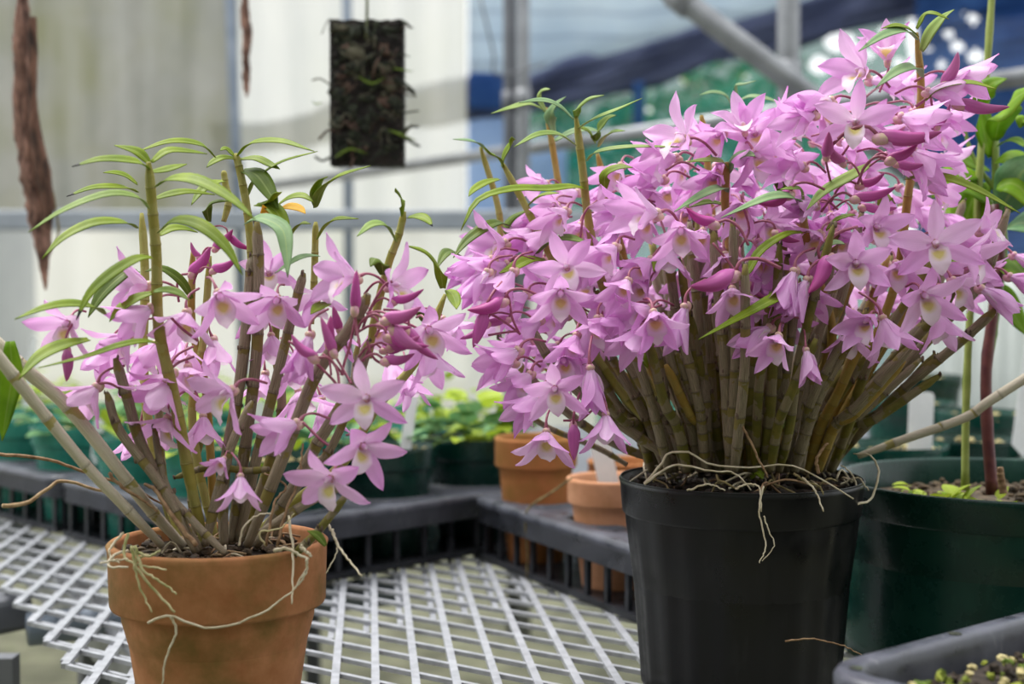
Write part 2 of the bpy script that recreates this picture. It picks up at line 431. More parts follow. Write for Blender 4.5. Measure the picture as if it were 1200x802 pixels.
# ---- outside: shade nets
def drape(name, top, bot, Y, mat, label, cat='net', thick=.02, amp=.05, holes=None, N=48, NV=12):
    """top / bot: photo outlines as (px, py); hung cloth with folds, real thickness"""
    def at(poly, px):
        for (x0, y0), (x1, y1) in zip(poly, poly[1:]):
            if x0 <= px <= x1: return y0 + (y1 - y0) * (px - x0) / (x1 - x0)
        return poly[0][1] if px < poly[0][0] else poly[-1][1]
    x0 = min(top[0][0], bot[0][0]); x1 = max(top[-1][0], bot[-1][0]); rows = []
    for i in range(N + 1):
        px = x0 + (x1 - x0) * i / N; row = []
        for j in range(NV + 1):
            py = at(top, px) + (at(bot, px) - at(top, px)) * j / NV
            p = P(px, py, Y); p.y += amp * math.sin(px * .045 + j * .5) + amp * .5 * math.sin(j * 1.9 + px * .01)
            row.append(p)
        rows.append(row)
    m = MB(); m.grid(rows)
    if holes:   # gaps added so bright sky behind gives the small highlights
        ctr = lambda f: sum((Vector(m.v[i]) for i in f), Vector()) / len(f)
        keep = []
        for f in m.f:
            c = ctr(f); k = 1667 / c.y; qx = 600 + c.x * k; qy = 340 - (c.z - CAMZ) * k
            if not any((qx - hx) ** 2 / rx ** 2 + (qy - hy) ** 2 / ry ** 2 < 1 for hx, hy, rx, ry in holes): keep.append(f)
        m.f = keep; m.mi = m.mi[:len(keep)]
    root_o = part(name, m, mat, None)
    s = root_o.modifiers.new('thickness', 'SOLIDIFY'); s.thickness = thick
    return tag(root_o, label, cat)
drape('shade_net', [(549, -420), (1700, -420)], [(549, 110), (610, 106), (740, 70), (900, 30), (1060, -5), (1700, -90)], 9.6, 'net_pale_blue', 'pale blue-white net on the next house, behind the sloping brace', thick=.004, amp=.04)
drape('rolled_shade_cloth', [(250, 152), (475, 116), (610, 96), (740, 54), (900, 12), (1060, -26), (1500, -110)], [(250, 186), (475, 142), (620, 118), (700, 106), (800, 82), (900, 62), (1000, 34), (1060, 22), (1500, -30)], 9.2, 'net_navy', 'dark navy gathered shade cloth running diagonally under the pale net', 'shade cloth', .08, .05)
drape('fence_net', [(618, 112), (700, 104), (800, 80), (900, 60), (1064, 18)], [(618, 535), (1064, 535)], 9.4, 'net_teal', 'teal green net with foliage showing through below the navy cloth', amp=.03, thick=.004, holes=[(982, 52, 18, 11), (958, 78, 12, 10), (1000, 62, 10, 8), (1016, 66, 6, 5), (1040, 40, 12, 8), (870, 92, 6, 5), (800, 95, 5, 4), (1050, 75, 6, 6), (838, 74, 4, 4), (760, 130, 4, 4)], N=150, NV=150)
drape('side_net', [(1074, -60), (1800, -160)], [(1074, 545), (1800, 545)], 9.0, 'net_blue', 'deep blue net behind the broad-leaved plant', amp=.03, thick=.004, holes=[(1136, 25, 7, 5), (1118, 57, 8, 5), (1140, 68, 10, 7), (1108, 43, 5, 5), (1100, 78, 5, 5), (1150, 20, 4, 4), (1125, 15, 5, 3), (1085, 60, 5, 4)], N=300, NV=150)
drape('blue_sheet', [(549, 86), (592, 86)], [(549, 128), (592, 128)], 9.1, 'net_blue', 'small deep blue sheet between the milky sheeting and the paired posts', 'sheet', .02, .01)
drape('blue_sheet', [(620, 165), (664, 160)], [(620, 545), (664, 545)], 9.05, 'net_sky_blue', 'light blue sheet standing behind the young shoots, under the rail', 'sheet', .02, .01)
drape('blue_sheet', [(742, 95), (755, 95)], [(742, 150), (755, 150)], 9.15, 'net_blue', 'narrow dark blue strip hanging in the teal net', 'sheet', .02, .01)
drape('yard_sheet', [(548, 128), (604, 128)], [(548, 540), (604, 540)], 9.3, 'net_sky_blue', 'light blue sheet low behind the milky sheeting edge', 'sheet', .02, .01)

# ================================================================ BENCH
e_dir = Vector((.467, -.884, 0)); n_dir = Vector((.884, .467, 0))
O = Vector((-.634, 1.762, BZ)); A = Vector((-.006, .06, 0)); B = Vector((.0415, -.03, 0))
EZ = Vector((0, 0, 1))
def strand(m, p, q, w, h, mi=0):
    d = (q - p); L = d.length; d.normalize(); m.box((p + q) / 2, (L + w, w, h), (d, d.cross(EZ), EZ), mi)
bench = empty('bench', (O.x, O.y, 0), 'grey metal plant bench with a diamond mesh top under the pots', 'bench')
def mesh_top(z, off, w, wB, h, keep):
    m = MB(); nodes = set()
    for i in range(-46, 70):
        for j in range(-8, 85):
            if keep(O + A * i + B * j + off): nodes.add((i, j))
    def runs(line):
        out = []; st = None
        for k in line:
            if k in nodes: st = st or k; last = k
            elif st: out.append((st, last)); st = None
        if st: out.append((st, last))
        return out
    W_ = lambda n, dz: Vector(((O + A * n[0] + B * n[1] + off).x, (O + A * n[0] + B * n[1] + off).y, z + dz))
    for j in range(-8, 85):
        for a, b in runs([(i, j) for i in range(-46, 70)]):
            if a != b: strand(m, W_(a, 0), W_(b, 0), w, h)
    for i in range(-46, 70):
        for a, b in runs([(i, j) for j in range(-8, 85)]):
            if a != b: strand(m, W_(a, -.0009), W_(b, -.0009), wB, h * .9)
    return m
inb = lambda p: -.001 < (p - O).dot(n_dir) < 1.75 and -1.6 < (p - O).dot(e_dir) < 1.0 and p.y < 2.62
part('mesh_top', mesh_top(BZ - .003, Vector((0, 0, 0)), .0078, .0056, .005, inb), 'bench_wire', bench, False)
low = lambda p: inb(p) and -.03 < (p - O).dot(n_dir) and p.y > 1.64 + .85 * p.x
part('mesh_top', mesh_top(BZ - .0088, A * .5 - B * .24, .0066, .0056, .004, low), 'bench_wire_low', bench, False, label='second duller mesh layer lying under the top one')
def bpipe(name, a, b, r, mat='steel_dark'):
    m = MB(); m.tube([a, b], r, 12); part(name, m, mat, bench)
E0 = O + n_dir * .045 - e_dir * 2.3; E1 = O + n_dir * .045 + e_dir * .95
E0.z = E1.z = BZ - .045
c_ = O + n_dir * -.01; c_.z = BZ - .04
for t in (.8,):
    c = O + e_dir * t; c.z = BZ - .037
    bpipe('cross_bar', c + n_dir * .015, c + n_dir * 1.7, .017, 'steel_blue')
g = MB(); mid = O + e_dir * -.12 + n_dir * .02; mid.z = BZ - .05
L0 = O + n_dir * .13 - e_dir * .85; L1 = O + n_dir * .13 + e_dir * .95
g.box((L0 + L1) / 2 - EZ * .082, ((L1 - L0).length, .04, .06), (e_dir, n_dir, EZ)); bevel(part('frame_rail', g, 'steel_pipe', bench, False), .004)
g = MB(); L2 = L0 + n_dir * 1.5 + e_dir * .65; L3 = L1 + n_dir * 1.5; g.box((L2 + L3) / 2 - EZ * .082, ((L3 - L2).length, .04, .06), (e_dir, n_dir, EZ)); bevel(part('frame_rail', g, 'steel_pipe', bench, False), .004)
for t in (-.1, .9):
    for k in (.13, 1.63):
        g = MB(); c = O + e_dir * t + n_dir * k; c.z = (BZ - .11) / 2
        g.box(c, (.04, .04, BZ - .11), (e_dir, n_dir, EZ)); bevel(part('leg', g, 'steel_dark', bench, False), .004)
# ledge standing beside the bench, lower left
a = P(-170, 700, 1.95); b = P(14, 735, 1.72); dd = (b - a).normalized(); dd.z = 0; dd.normalize()
ledge = empty('side_shelf', (b.x - .15, b.y, 0), 'flat grey ledge on a post beside the bench at the lower left corner', 'shelf')
m = MB(); m.box(Vector((a.x + b.x, a.y + b.y, 2 * b.z)) / 2 - dd * .05, ((b - a).length, .13, .045), (dd, dd.cross(EZ), EZ)); bevel(part('board', m, 'steel_dark', ledge, False), .008)
m = MB(); zt_ = b.z - .02; c_ = P(6, 780, 1.66); m.box((c_.x, c_.y, zt_ / 2), (.026, .026, zt_)); part('post', m, 'steel_dark', ledge, False)
bpipe('cross_bar', P(33, 738, 1.74), P(33, 738, 1.74) + n_dir * .5, .021, 'steel_blue')

# ================================================================ POT BUILDER
def pot_profile(r, h, band, taper, th, lip):
    rb = r * taper; ri = r - th
    y = h - band
    rm = rb + (r * .93 - rb) * (y / h)
    return [(0.001, 0), (rb * .9, 0), (rb * .985, .001), (rb, .004)] + [(rb + (rm - rb) * k / 8, .004 + (y - .006) * k / 8) for k in range(1, 8)] + [(rm, y - .002), (r * .955, y + lip * .3), (r * .965, y + lip), (r - .002, h - .006), (r - .0008, h - .002), (r - .003, h), (ri + .002, h), (ri, h - .003), (ri - .004, h - band * 1.2), (rb - th, .01), (.001, .01)]
def pot_part(root, c, r, h, band, mat, taper=.72, th=.008, lip=.004, ribs=0, n=72, label=None):
    m = MB()
    fn = None
    if ribs:
        fn = lambda rr, z, a: rr + (.0014 if (z < h - band and rr > r * taper * .95 and (a * ribs / (2 * PI)) % 1 < .5) else 0)
    pr = pot_profile(r, h, band, taper, th, lip)
    m.lathe(pr, c, n, 0, fn)
    return part('pot', m, mat, root, True, label)
def chips(m, c, r, z, n, s0, s1, mi=0, seed=1):
    rr = random.Random(seed)
    for _ in range(n):
        a = rr.uniform(0, 2 * PI); d = r * math.sqrt(rr.random()); s = rr.uniform(s0, s1)
        rot = Matrix.Rotation(rr.uniform(0, 6.3), 3, 'Z') @ Matrix.Rotation(rr.uniform(-.7, .7), 3, 'X')
        m.blob((c[0] + d * math.cos(a), c[1] + d * math.sin(a), z + rr.uniform(-.003, .005)), s, (1, .6, .45), 4, 5, mi, .5, rot)
def soil(root, c, r, z, mats, n=160, s=(.004, .010), seed=1, name='potting_bark', dome=.004):
    m = MB(); rows = []
    for i in range(7):
        d = r * i / 6
        rows.append([(c[0] + max(d, .0005) * math.cos(2 * PI * j / 28), c[1] + max(d, .0005) * math.sin(2 * PI * j / 28), z + dome * (1 - (i / 6) ** 2)) for j in range(28)])
    m.grid(rows, None, 0, True)
    chips(m, c, r * .95, z + dome * .6, n, s[0], s[1], len(mats) - 1, seed)
    return part(name, m, mats, root, False, kind='stuff')

# ================================================================ ORCHID PIECES
def tepal(m, L, Wd, az, th0, curve, cup=.25, twist=0.0, nu=11, nv=7, mi=0, recurve=0.0, org=.0022, shape=0):
    """az: angle round the axis (0 = up); th0: angle from the facing axis at the base"""
    p = Vector((0, 0, 0)); rad = Vector((math.sin(az), math.cos(az), 0)); side = Vector((math.cos(az), -math.sin(az), 0)); Z = Vector((0, 0, 1))
    p = rad * org; rows = []; uvs = []
    for i in range(nu):
        v = i / (nu - 1); th = th0 + curve * v + recurve * v ** 3
        d = rad * math.sin(th) + Z * math.cos(th); nrm = Z * math.sin(th) - rad * math.cos(th)
        if i: p = p + d * (L / (nu - 1))
        if shape == 0: w = Wd * .5 * (min(1, (v + .08) / .42) ** .75 if v < .34 else 1) * (1 - max(0, (v - .45) / .55) ** 2.1) ** .9
        else: w = Wd * .5 * (.35 + .65 * math.sin(min(1, v / .6) * PI / 2)) * (1 - max(0, (v - .55) / .45) ** 2.2) ** .8
        w = max(w, .0001); tw = twist * v; row = []; ru = []
        sd = side * math.cos(tw) + nrm * math.sin(tw); nn = nrm * math.cos(tw) - side * math.sin(tw)
        for j in range(nv):
            u = j / (nv - 1) * 2 - 1
            row.append(p + sd * (w * u) + nn * (cup * w * (abs(u) ** 1.6) - .0006 * math.exp(-(u * 5) ** 2)) + nn * (.0009 * math.sin(v * 9 + u * 4 + az) * abs(u)))
            ru.append((u / 2 + .5, v))
        rows.append(row); uvs.append(ru)
    m.grid(rows, uvs, mi)
def lip_mesh(L, th0, variant):
    m = MB(); nu, nv = 13, 11; rows = []; uvs = []; rad = Vector((0, -1, 0)); side = Vector((1, 0, 0)); Z = Vector((0, 0, 1)); p = rad * .0035
    for i in range(nu):
        v = i / (nu - 1); th = th0 + (-.35 if v < .4 else .9 * (v - .4) * 1.9)
        d = rad * math.sin(th) + Z * math.cos(th); nr = Z * math.sin(th) - rad * math.cos(th)
        if i: p = p + d * (L / (nu - 1))
        w = L * .34 * (.55 + .5 * math.sin(min(1, v / .5) * PI / 2)) * (1 - max(0, (v - .45) / .55) ** 1.7) ** .95; w = max(w, .0002)
        roll = 1.9 * (1 - v) ** 1.2 * (1 if v < .75 else .7)
        row = []; ru = []
        for j in range(nv):
            u = j / (nv - 1) * 2 - 1; a = roll * u
            sx = (math.sin(a) / roll if roll > .05 else u) * w; up = ((1 - math.cos(a)) / max(roll, .05)) * w
            row.append(p + side * sx + nr * (up + .0007 * math.sin(v * 22 + variant) * abs(u) ** 2)); ru.append((u / 2 + .5, v))
        rows.append(row); uvs.append(ru)
    m.grid(rows, uvs); return m
def flower_body(variant, bend):
    m = MB()
    m.blob((0, .0008, .004), .0026, (1, .8, 1.7), 6, 8, 0)                         # column
    m.blob((0, -.0020, -.0022), .0032, (.9, 1.05, 1.35), 7, 10, 1)                    # mentum
    m.blob((0, .0005, -.0015), .0034, (1, 1, .8), 5, 8, 1)
    pts = [(0, .0005, -.003), (0, .003, -.009), (bend * .004, .001, -.017), (bend * .010, -.006, -.026)]
    m.tube(spline(pts, 10), [.0017, .0015, .0012] + [.00095] * 7, 6, 2)
    return m
FV = []
rr = random.Random(3)
# openness: 0 wide, 1 medium, 2 bell, 3 nearly closed
specs = [(0, 1.22), (0, 1.12), (0, 1.30), (1, .95), (1, .84), (1, 1.02), (2, .62), (2, .50), (2, .70), (3, .32), (3, .24)]
for k, (cls, th) in enumerate(specs):
    L = 1.0; pm = 'petal'
    d = dict(cls=cls)
    mb = flower_body(k, rr.uniform(-1, 1)); d['body'] = mb.mesh('flower', ['column', 'ovary', 'pedicel'])
    j = lambda a: rr.uniform(-a, a)
    ps = []
    for nm, az, LL, Wd, dth in (('sepal', j(.08), .0330, .0124, -.05), ('sepal', 2.15 + j(.12), .0345, .0126, .05), ('sepal', -2.15 + j(.12), .0345, .0126, .05), ('petal', 1.16 + j(.12), .0330, .0142, 0), ('petal', -1.16 + j(.12), .0330, .0142, 0)):
        mb = MB(); t0 = max(.1, th + dth + j(.12))
        tepal(mb, LL * (1 + j(.05)), Wd * (1 + j(.08)), az, t0, (-.12 if cls < 3 else -.32) + j(.1), .30 + j(.1) + (.5 if cls == 3 else 0), j(.35), recurve=(.38 + j(.25)) if cls < 3 else .2)
        ps.append((nm, mb.mesh(nm, [pm])))
    d['ps'] = ps
    d['lip'] = lip_mesh(.0250, max(.15, th * .62), k).mesh('lip', ['lip'])
    FV.append(d)
# buds: 3 shapes
BV = []
for k in range(3):
    m = MB(); L = (.030, .026, .022)[k]; r = (.0040, .0048, .0036)[k]; rows = []; uvs = []
    for i in range(14):
        v = i / 13; w = r * (math.sin(min(1, (v + .06) / .36) * PI / 2)) * (1 - v ** 2.0) ** .75 + .0002
        bendy = -.003 * math.sin(v * PI)
        rows.append([(w * math.cos(a) * (1 + .10 * math.cos(3 * a)), w * math.sin(a) * (1 + .10 * math.cos(3 * a)) + bendy, v * L) for a in [2 * PI * q / 12 for q in range(12)]])
        uvs.append([(q / 12, .15 + v * .85) for q in range(12)])
    m.grid(rows, uvs, 0, True)
    m.blob((0, -.0026, .0012), .0036, (.9, 1.0, 1.35), 6, 8, 1)
    m.tube(spline([(0, 0, -.001), (0, .004, -.006), (.002, .002, -.015), (.005, -.006, -.024)], 9), .0010, 5, 2)
    BV.append(m.mesh('bud', ['petal_deep', 'ovary', 'pedicel']))

def orient(r, u, t, roll=0.0):
    z = Vector((r, -t, u)).normalized(); up = Vector((0, 0, 1)) if abs(z.z) < .9 else Vector((0, -1, 0)) * (1 if z.z < 0 else -1)
    y = (up - z * up.dot(z)).normalized(); x = y.cross(z)
    m = Matrix((x, y, z)).transposed()
    return (m @ Matrix.Rotation(roll, 3, 'Z')).to_4x4()
def put_flower(root, px, py, r, u, t, sz=1.0, v=0, Y=1.15, roll=0.0):
    d = FV[v]; mat = Matrix.Translation(P(px, py, Y) - root.location) @ orient(r, u, t, roll) @ Matrix.Scale(sz, 4)
    f = link('flower', d['body'], root, mat=mat)
    for nm, me in d['ps']: link(nm, me, f)
    link('lip', d['lip'], f)
    return f
def put_bud(root, px, py, r, u, t, sz=1.0, v=0, Y=1.15):
    return link('bud', BV[v], root, mat=Matrix.Translation(P(px, py, Y) - root.location) @ orient(r, u, t) @ Matrix.Scale(sz, 4))
def cane(root, px, Y0, Y1, r0, r1, mat, nodes=9, extra=0):
    nodes = max(4, round(nodes * .68)); N = nodes * 6 + 1; pts = path(px, Y0, Y1, N); rad = []; vv = []
    off = R.random() * 9
    for i in range(N):
        t = i / (N - 1); f = (i % 6) / 6; base = r0 + (r1 - r0) * t
        if t < .2: base *= .72 + .28 * (t / .2)
        if t > .94: base *= 1 - .55 * (t - .94) / .06
        rad.append(base * (1.07 if i % 6 == 0 else 1.0 + .06 * f) ); vv.append(i / 6 + .0001)
    # a sharper ring at each node
    m = MB(); m.tube(pts, rad, 9, 0, True, vv)
    for i in range(6, N - 1, 6):
        p = pts[i]; d = (pts[i + 1] - pts[i - 1]).normalized(); m.tube([p - d * .0007, p + d * .0007], rad[i] * 1.05, 9, 0, True, [i / 6 + .01, i / 6 + .02])
    if mat in ('cane_grey', 'cane_olive'):
        for i in range(6, N, 6):
            if i / N > .35:
                for _ in range(2):
                    a = R.uniform(0, 6.3); p = pts[i] + Vector((math.cos(a), math.sin(a), R.uniform(-.3, .6))) * rad[i]
                    m.blob(p, R.uniform(.0010, .0022), (.8, .8, 1.5), 4, 5, 1, .6)
    return part('cane', m, [mat, 'dry_bract'], root)
def leaf(root, px, wmm, Y0=1.15, Y1=None, mat='leaf', roll=.62, fold=.28, name='leaf', n=16, base=.35, peak=.45, tipsharp=1.6):
    """strap leaf along a curve; roll tips the blade toward the viewer"""
    pts = path(px, Y0, Y1, n); m = MB(); rows = []; uvs = []; w0 = wmm / 2000
    prev = None
    for i, p in enumerate(pts):
        v = i / (n - 1); t = (pts[min(i + 1, n - 1)] - pts[max(0, i - 1)]).normalized()
        up = Vector((0, -math.sin(roll), math.cos(roll))); sd = t.cross(up)
        if sd.length < .15: sd = prev or Vector((1, 0, 0))
        sd.normalize()
        if prev is not None:
            if sd.dot(prev) < 0: sd = -sd
            sd = (sd * .6 + prev * .4).normalized()
        prev = sd; nn = sd.cross(t).normalized()
        if v < peak: w = base + (1 - base) * math.sin(v / peak * PI / 2)
        else: w = max(.02, (1 - ((v - peak) / (1 - peak)) ** tipsharp))
        w *= w0; row = []; ru = []
        for j in range(5):
            u = j / 2 - 1; row.append(p + sd * (w * u) + nn * (w * fold * abs(u))); ru.append((j / 4, v))
        rows.append(row); uvs.append(ru)
    m.grid(rows, uvs)
    o = part(name, m, mat, root); s = o.modifiers.new('thickness', 'SOLIDIFY'); s.thickness = .0006; return o
def root_line(root, px, Y0, Y1=None, r=.0011, mat='root', name='aerial_root', n=22, wob=.0006):
    pts = path(px, Y0, Y1, n)
    for i in range(1, n - 1): pts[i] = pts[i] + Vector((R.uniform(-wob, wob), R.uniform(-wob, wob), R.uniform(-wob, wob)))
    m = MB(); m.tube(pts, [r * (1 - .45 * i / n) for i in range(n)], 5); return part(name, m, mat, root)

# ================================================================ LEFT ORCHID
LC = Vector((P(256, 630, 1.15).x, 1.15, BZ))
left = empty('potted_orchid', LC, 'pink-flowered orchid with arching green leaves in a weathered terracotta pot', 'orchid')
pot_part(left, LC, .0895, .1675, .052, 'terracotta', .66, .0085, .003)
soil(left, LC, .078, BZ + .1540, ['bark_chip_dark', 'bark_chip'], 330, (.003, .008), 5)
YL = 1.15
# canes  (path from base to tip, depth base->tip, radii)
cl = [
 ([(215, 640), (178, 600), (150, 565), (80, 478), (20, 425), (-60, 350)], 1.14, 1.06, .0046, .0054, 'cane_white', 8),
 ([(190, 640), (150, 598), (100, 545), (55, 490), (15, 440), (-40, 370)], 1.12, 1.02, .0040, .0046, 'cane_white', 8),
 ([(235, 645), (205, 600), (165, 520), (150, 470), (135, 420)], 1.12, 1.10, .0046, .0040, 'cane_grey', 7),
 ([(240, 640), (222, 560), (205, 470), (186, 385), (183, 300), (178, 240), (174, 190)], 1.13, 1.08, .0050, .0036, 'cane_young', 14),
 ([(215, 640), (195, 580), (175, 500), (168, 420), (170, 330), (166, 250)], 1.17, 1.22, .0044, .0034, 'cane_young', 12),
 ([(262, 640), (262, 560), (282, 440), (292, 340), (295, 300)], 1.15, 1.165, .0050, .0042, 'cane_grey', 11),
 ([(290, 400), (295, 320), (290, 250), (282, 205), (276, 180)], 1.17, 1.18, .0036, .0030, 'cane_young', 9),
 ([(270, 635), (285, 540), (300, 420), (303, 330), (301, 260)], 1.16, 1.16, .0048, .0044, 'cane_grey', 10),
 ([(280, 635), (300, 540), (320, 460), (345, 360), (356, 320)], 1.16, 1.14, .0046, .0036, 'cane_grey', 9),
 ([(290, 640), (330, 540), (370, 440), (410, 385), (432, 345)], 1.12, 1.08, .0050, .0046, 'cane_grey', 9),
 ([(300, 640), (345, 570), (372, 520), (415, 450), (432, 400)], 1.14, 1.12, .0050, .0044, 'cane_grey', 9),
 ([(432, 420), (440, 370), (455, 310), (466, 280), (474, 248)], 1.125, 1.12, .0034, .0028, 'cane_young', 8),
 ([(285, 645), (330, 600), (400, 545), (440, 480), (490, 420), (522, 345)], 1.17, 1.18, .0046, .0032, 'cane_young', 10),
 ([(250, 635), (248, 560), (240, 450), (225, 380), (226, 292)], 1.20, 1.20, .0038, .0030, 'cane_amber', 10),
 ([(255, 640), (235, 560), (225, 480), (238, 400), (246, 300)], 1.19, 1.20, .0040, .0030, 'cane_young', 10),
 ([(205, 630), (190, 560), (186, 480), (190, 420)], 1.22, 1.22, .0046, .0036, 'cane_olive', 7),
 ([(230, 630), (225, 560), (238, 500), (252, 440)], 1.21, 1.24, .0046, .0036, 'cane_olive', 7),
 ([(285, 630), (310, 560), (330, 480), (322, 400), (330, 350)], 1.20, 1.22, .0044, .0034, 'cane_olive', 9),
 ([(320, 630), (345, 575), (385, 530), (410, 470), (420, 400)], 1.20, 1.20, .0042, .0030, 'cane_grey', 9),
 ([(230, 648), (200, 590), (182, 560), (140, 505), (125, 460)], 1.10, 1.10, .0042, .0034, 'cane_grey', 7),
 ([(265, 650), (225, 610), (195, 570), (180, 500)], 1.09, 1.12, .0034, .0026, 'cane_grey', 7),
 ([(305, 625), (360, 590), (405, 565), (430, 520)], 1.10, 1.12, .0040, .0030, 'cane_grey', 6),
 ([(240, 640), (256, 575), (272, 520), (296, 470)], 1.12, 1.14, .0042, .0034, 'cane_grey', 7),
 ([(315, 550), (290, 552), (245, 548), (205, 560)], 1.14, 1.16, .0030, .0026, 'cane_olive', 5),
 ([(365, 380), (368, 330), (370, 260)], 1.2, 1.2, .0030, .0028, 'cane_young', 5),
 ([(262, 260), (268, 235), (264, 215), (262, 200)], 1.22, 1.22, .003, .0026, 'cane_young', 4),
 ([(410, 575), (375, 620), (345, 650)], 1.09, 1.09, .0030, .0034, 'cane_olive', 4),
]
for px, y0, y1, r0, r1, mt, nd in cl: cane(left, px, y0, y1, r0, r1, mt, nd)
# leaves
LL = [
 ([(175, 198), (160, 190), (120, 187), (84, 195)], 9, 1.08, 1.05, 'leaf_black_tip'),
 ([(176, 192), (160, 178), (134, 170)], 8, 1.10, 1.10, 'leaf'),
 ([(178, 190), (195, 178), (215, 177), (243, 180)], 8, 1.08, 1.10, 'leaf'),
 ([(252, 184), (235, 170), (200, 166), (162, 177)], 8, 1.16, 1.12, 'leaf'),
 ([(176, 202), (192, 200), (206, 196), (219, 192)], 8, 1.1, 1.12, 'leaf'),
 ([(161, 216), (148, 207), (135, 203), (121, 202)], 8, 1.2, 1.18, 'leaf'),
 ([(161, 225), (145, 220), (110, 220), (78, 230)], 8, 1.2, 1.15, 'leaf_black_tip'),
 ([(174, 244), (160, 231), (125, 228), (75, 246), (33, 272)], 7.5, 1.08, 1.03, 'leaf_pale'),
 ([(160, 267), (145, 261), (110, 262), (75, 278), (49, 303)], 10, 1.1, 1.04, 'leaf'),
 ([(184, 218), (200, 210), (230, 212), (268, 231), (299, 257)], 11, 1.08, 1.02, 'leaf'),
 ([(186, 272), (205, 259), (235, 265), (265, 290), (284, 322)], 11, 1.08, 1.03, 'leaf'),
 ([(187, 276), (200, 269), (215, 268), (232, 272)], 9, 1.12, 1.14, 'leaf'),
 ([(182, 233), (200, 228), (222, 225), (252, 228)], 8, 1.12, 1.14, 'leaf'),
 ([(178, 302), (160, 304), (130, 322), (105, 345), (89, 375)], 10, 1.08, 1.04, 'leaf_black_tip'),
 ([(162, 318), (145, 322), (120, 345), (103, 372)], 13, 1.13, 1.10, 'leaf_dark'),
 ([(180, 343), (160, 350), (140, 363), (128, 377)], 9, 1.10, 1.08, 'leaf'),
 ([(180, 342), (195, 340), (210, 344), (222, 352)], 7, 1.09, 1.09, 'leaf_pale'),
 ([(122, 368), (110, 360), (80, 357), (50, 362), (17, 374)], 10, 1.08, 1.02, 'leaf'),
 ([(104, 398), (75, 405), (45, 420), (22, 444)], 12, 1.08, 1.03, 'leaf'),
 ([(184, 402), (168, 400), (140, 405), (100, 418), (45, 431)], 6, 1.07, 1.03, 'leaf'),
 ([(278, 183), (295, 168), (330, 166), (368, 177)], 8, 1.18, 1.12, 'leaf'),
 ([(276, 184), (265, 175), (258, 176)], 6, 1.18, 1.17, 'leaf'),
 ([(280, 187), (300, 186), (318, 194), (328, 198)], 7, 1.18, 1.16, 'leaf'),
 ([(278, 186), (262, 185), (250, 190), (242, 196)], 7, 1.18, 1.16, 'leaf'),
 ([(290, 230), (300, 210), (330, 190), (372, 177)], 6, 1.2, 1.14, 'leaf'),
 ([(284, 200), (300, 205), (315, 225), (326, 245)], 14, 1.18, 1.14, 'leaf_dark'),
 ([(262, 212), (250, 215), (235, 225), (224, 240)], 9, 1.2, 1.16, 'leaf'),
 ([(288, 262), (305, 256), (330, 268), (336, 295), (337, 325)], 12, 1.13, 1.08, 'leaf_grey'),
 ([(300, 240), (318, 243), (332, 262), (336, 290)], 11, 1.16, 1.12, 'leaf'),
 ([(302, 240), (318, 236), (325, 228), (325, 225)], 9, 1.16, 1.12, 'leaf'),
 ([(322, 250), (335, 243), (350, 245), (358, 250)], 9, 1.16, 1.13, 'leaf_yellow'),
 ([(308, 258), (312, 250), (308, 240)], 8, 1.16, 1.14, 'leaf_yellow'),
 ([(326, 240), (340, 232), (355, 230), (368, 237)], 8, 1.18, 1.16, 'leaf'),
 ([(370, 243), (376, 225), (395, 208), (434, 194)], 10, 1.18, 1.12, 'leaf'),
 ([(369, 240), (370, 225), (376, 212), (384, 207)], 9, 1.18, 1.14, 'leaf'),
 ([(372, 280), (382, 265), (395, 257), (420, 256)], 8, 1.18, 1.14, 'leaf'),
 ([(334, 292), (342, 275), (352, 263), (364, 262)], 8, 1.18, 1.14, 'leaf'),
 ([(374, 300), (360, 300), (345, 305), (322, 320)], 6, 1.16, 1.12, 'leaf_grey'),
 ([(472, 253), (473, 240), (468, 228), (463, 221)], 10, 1.12, 1.10, 'leaf'),
 ([(478, 255), (490, 254), (500, 258), (507, 265)], 8, 1.12, 1.10, 'leaf_black_tip'),
 ([(464, 283), (452, 265), (435, 264), (418, 277)], 9, 1.12, 1.08, 'leaf_pale'),
 ([(449, 322), (447, 308), (440, 304), (434, 313)], 12, 1.12, 1.10, 'leaf_dark'),
 ([(519, 338), (515, 315), (500, 295), (475, 288)], 11, 1.16, 1.12, 'leaf'),
 ([(524, 340), (530, 345), (534, 355), (535, 362)], 9, 1.16, 1.12, 'leaf'),
 ([(502, 382), (492, 374), (490, 366), (502, 364)], 11, 1.17, 1.15, 'leaf_dark'),
 ([(386, 355), (375, 360), (364, 368)], 10, 1.16, 1.12, 'leaf'),
 ([(245, 260), (243, 245), (250, 236), (268, 236)], 8, 1.2, 1.18, 'leaf_dark'),
 ([(225, 350), (212, 330), (190, 315), (170, 318)], 8, 1.17, 1.16, 'leaf_dark'),
 ([(12, 400), (14, 440), (8, 480), (2, 517)], 16, 1.06, 1.06, 'leaf_broad'),
 ([(382, 640), (372, 628), (360, 622)], 6, 1.08, 1.08, 'leaf_dark'),
]
for px, w, y0, y1, mt in LL: leaf(left, px, w * 1.18, y0, y1, mt)
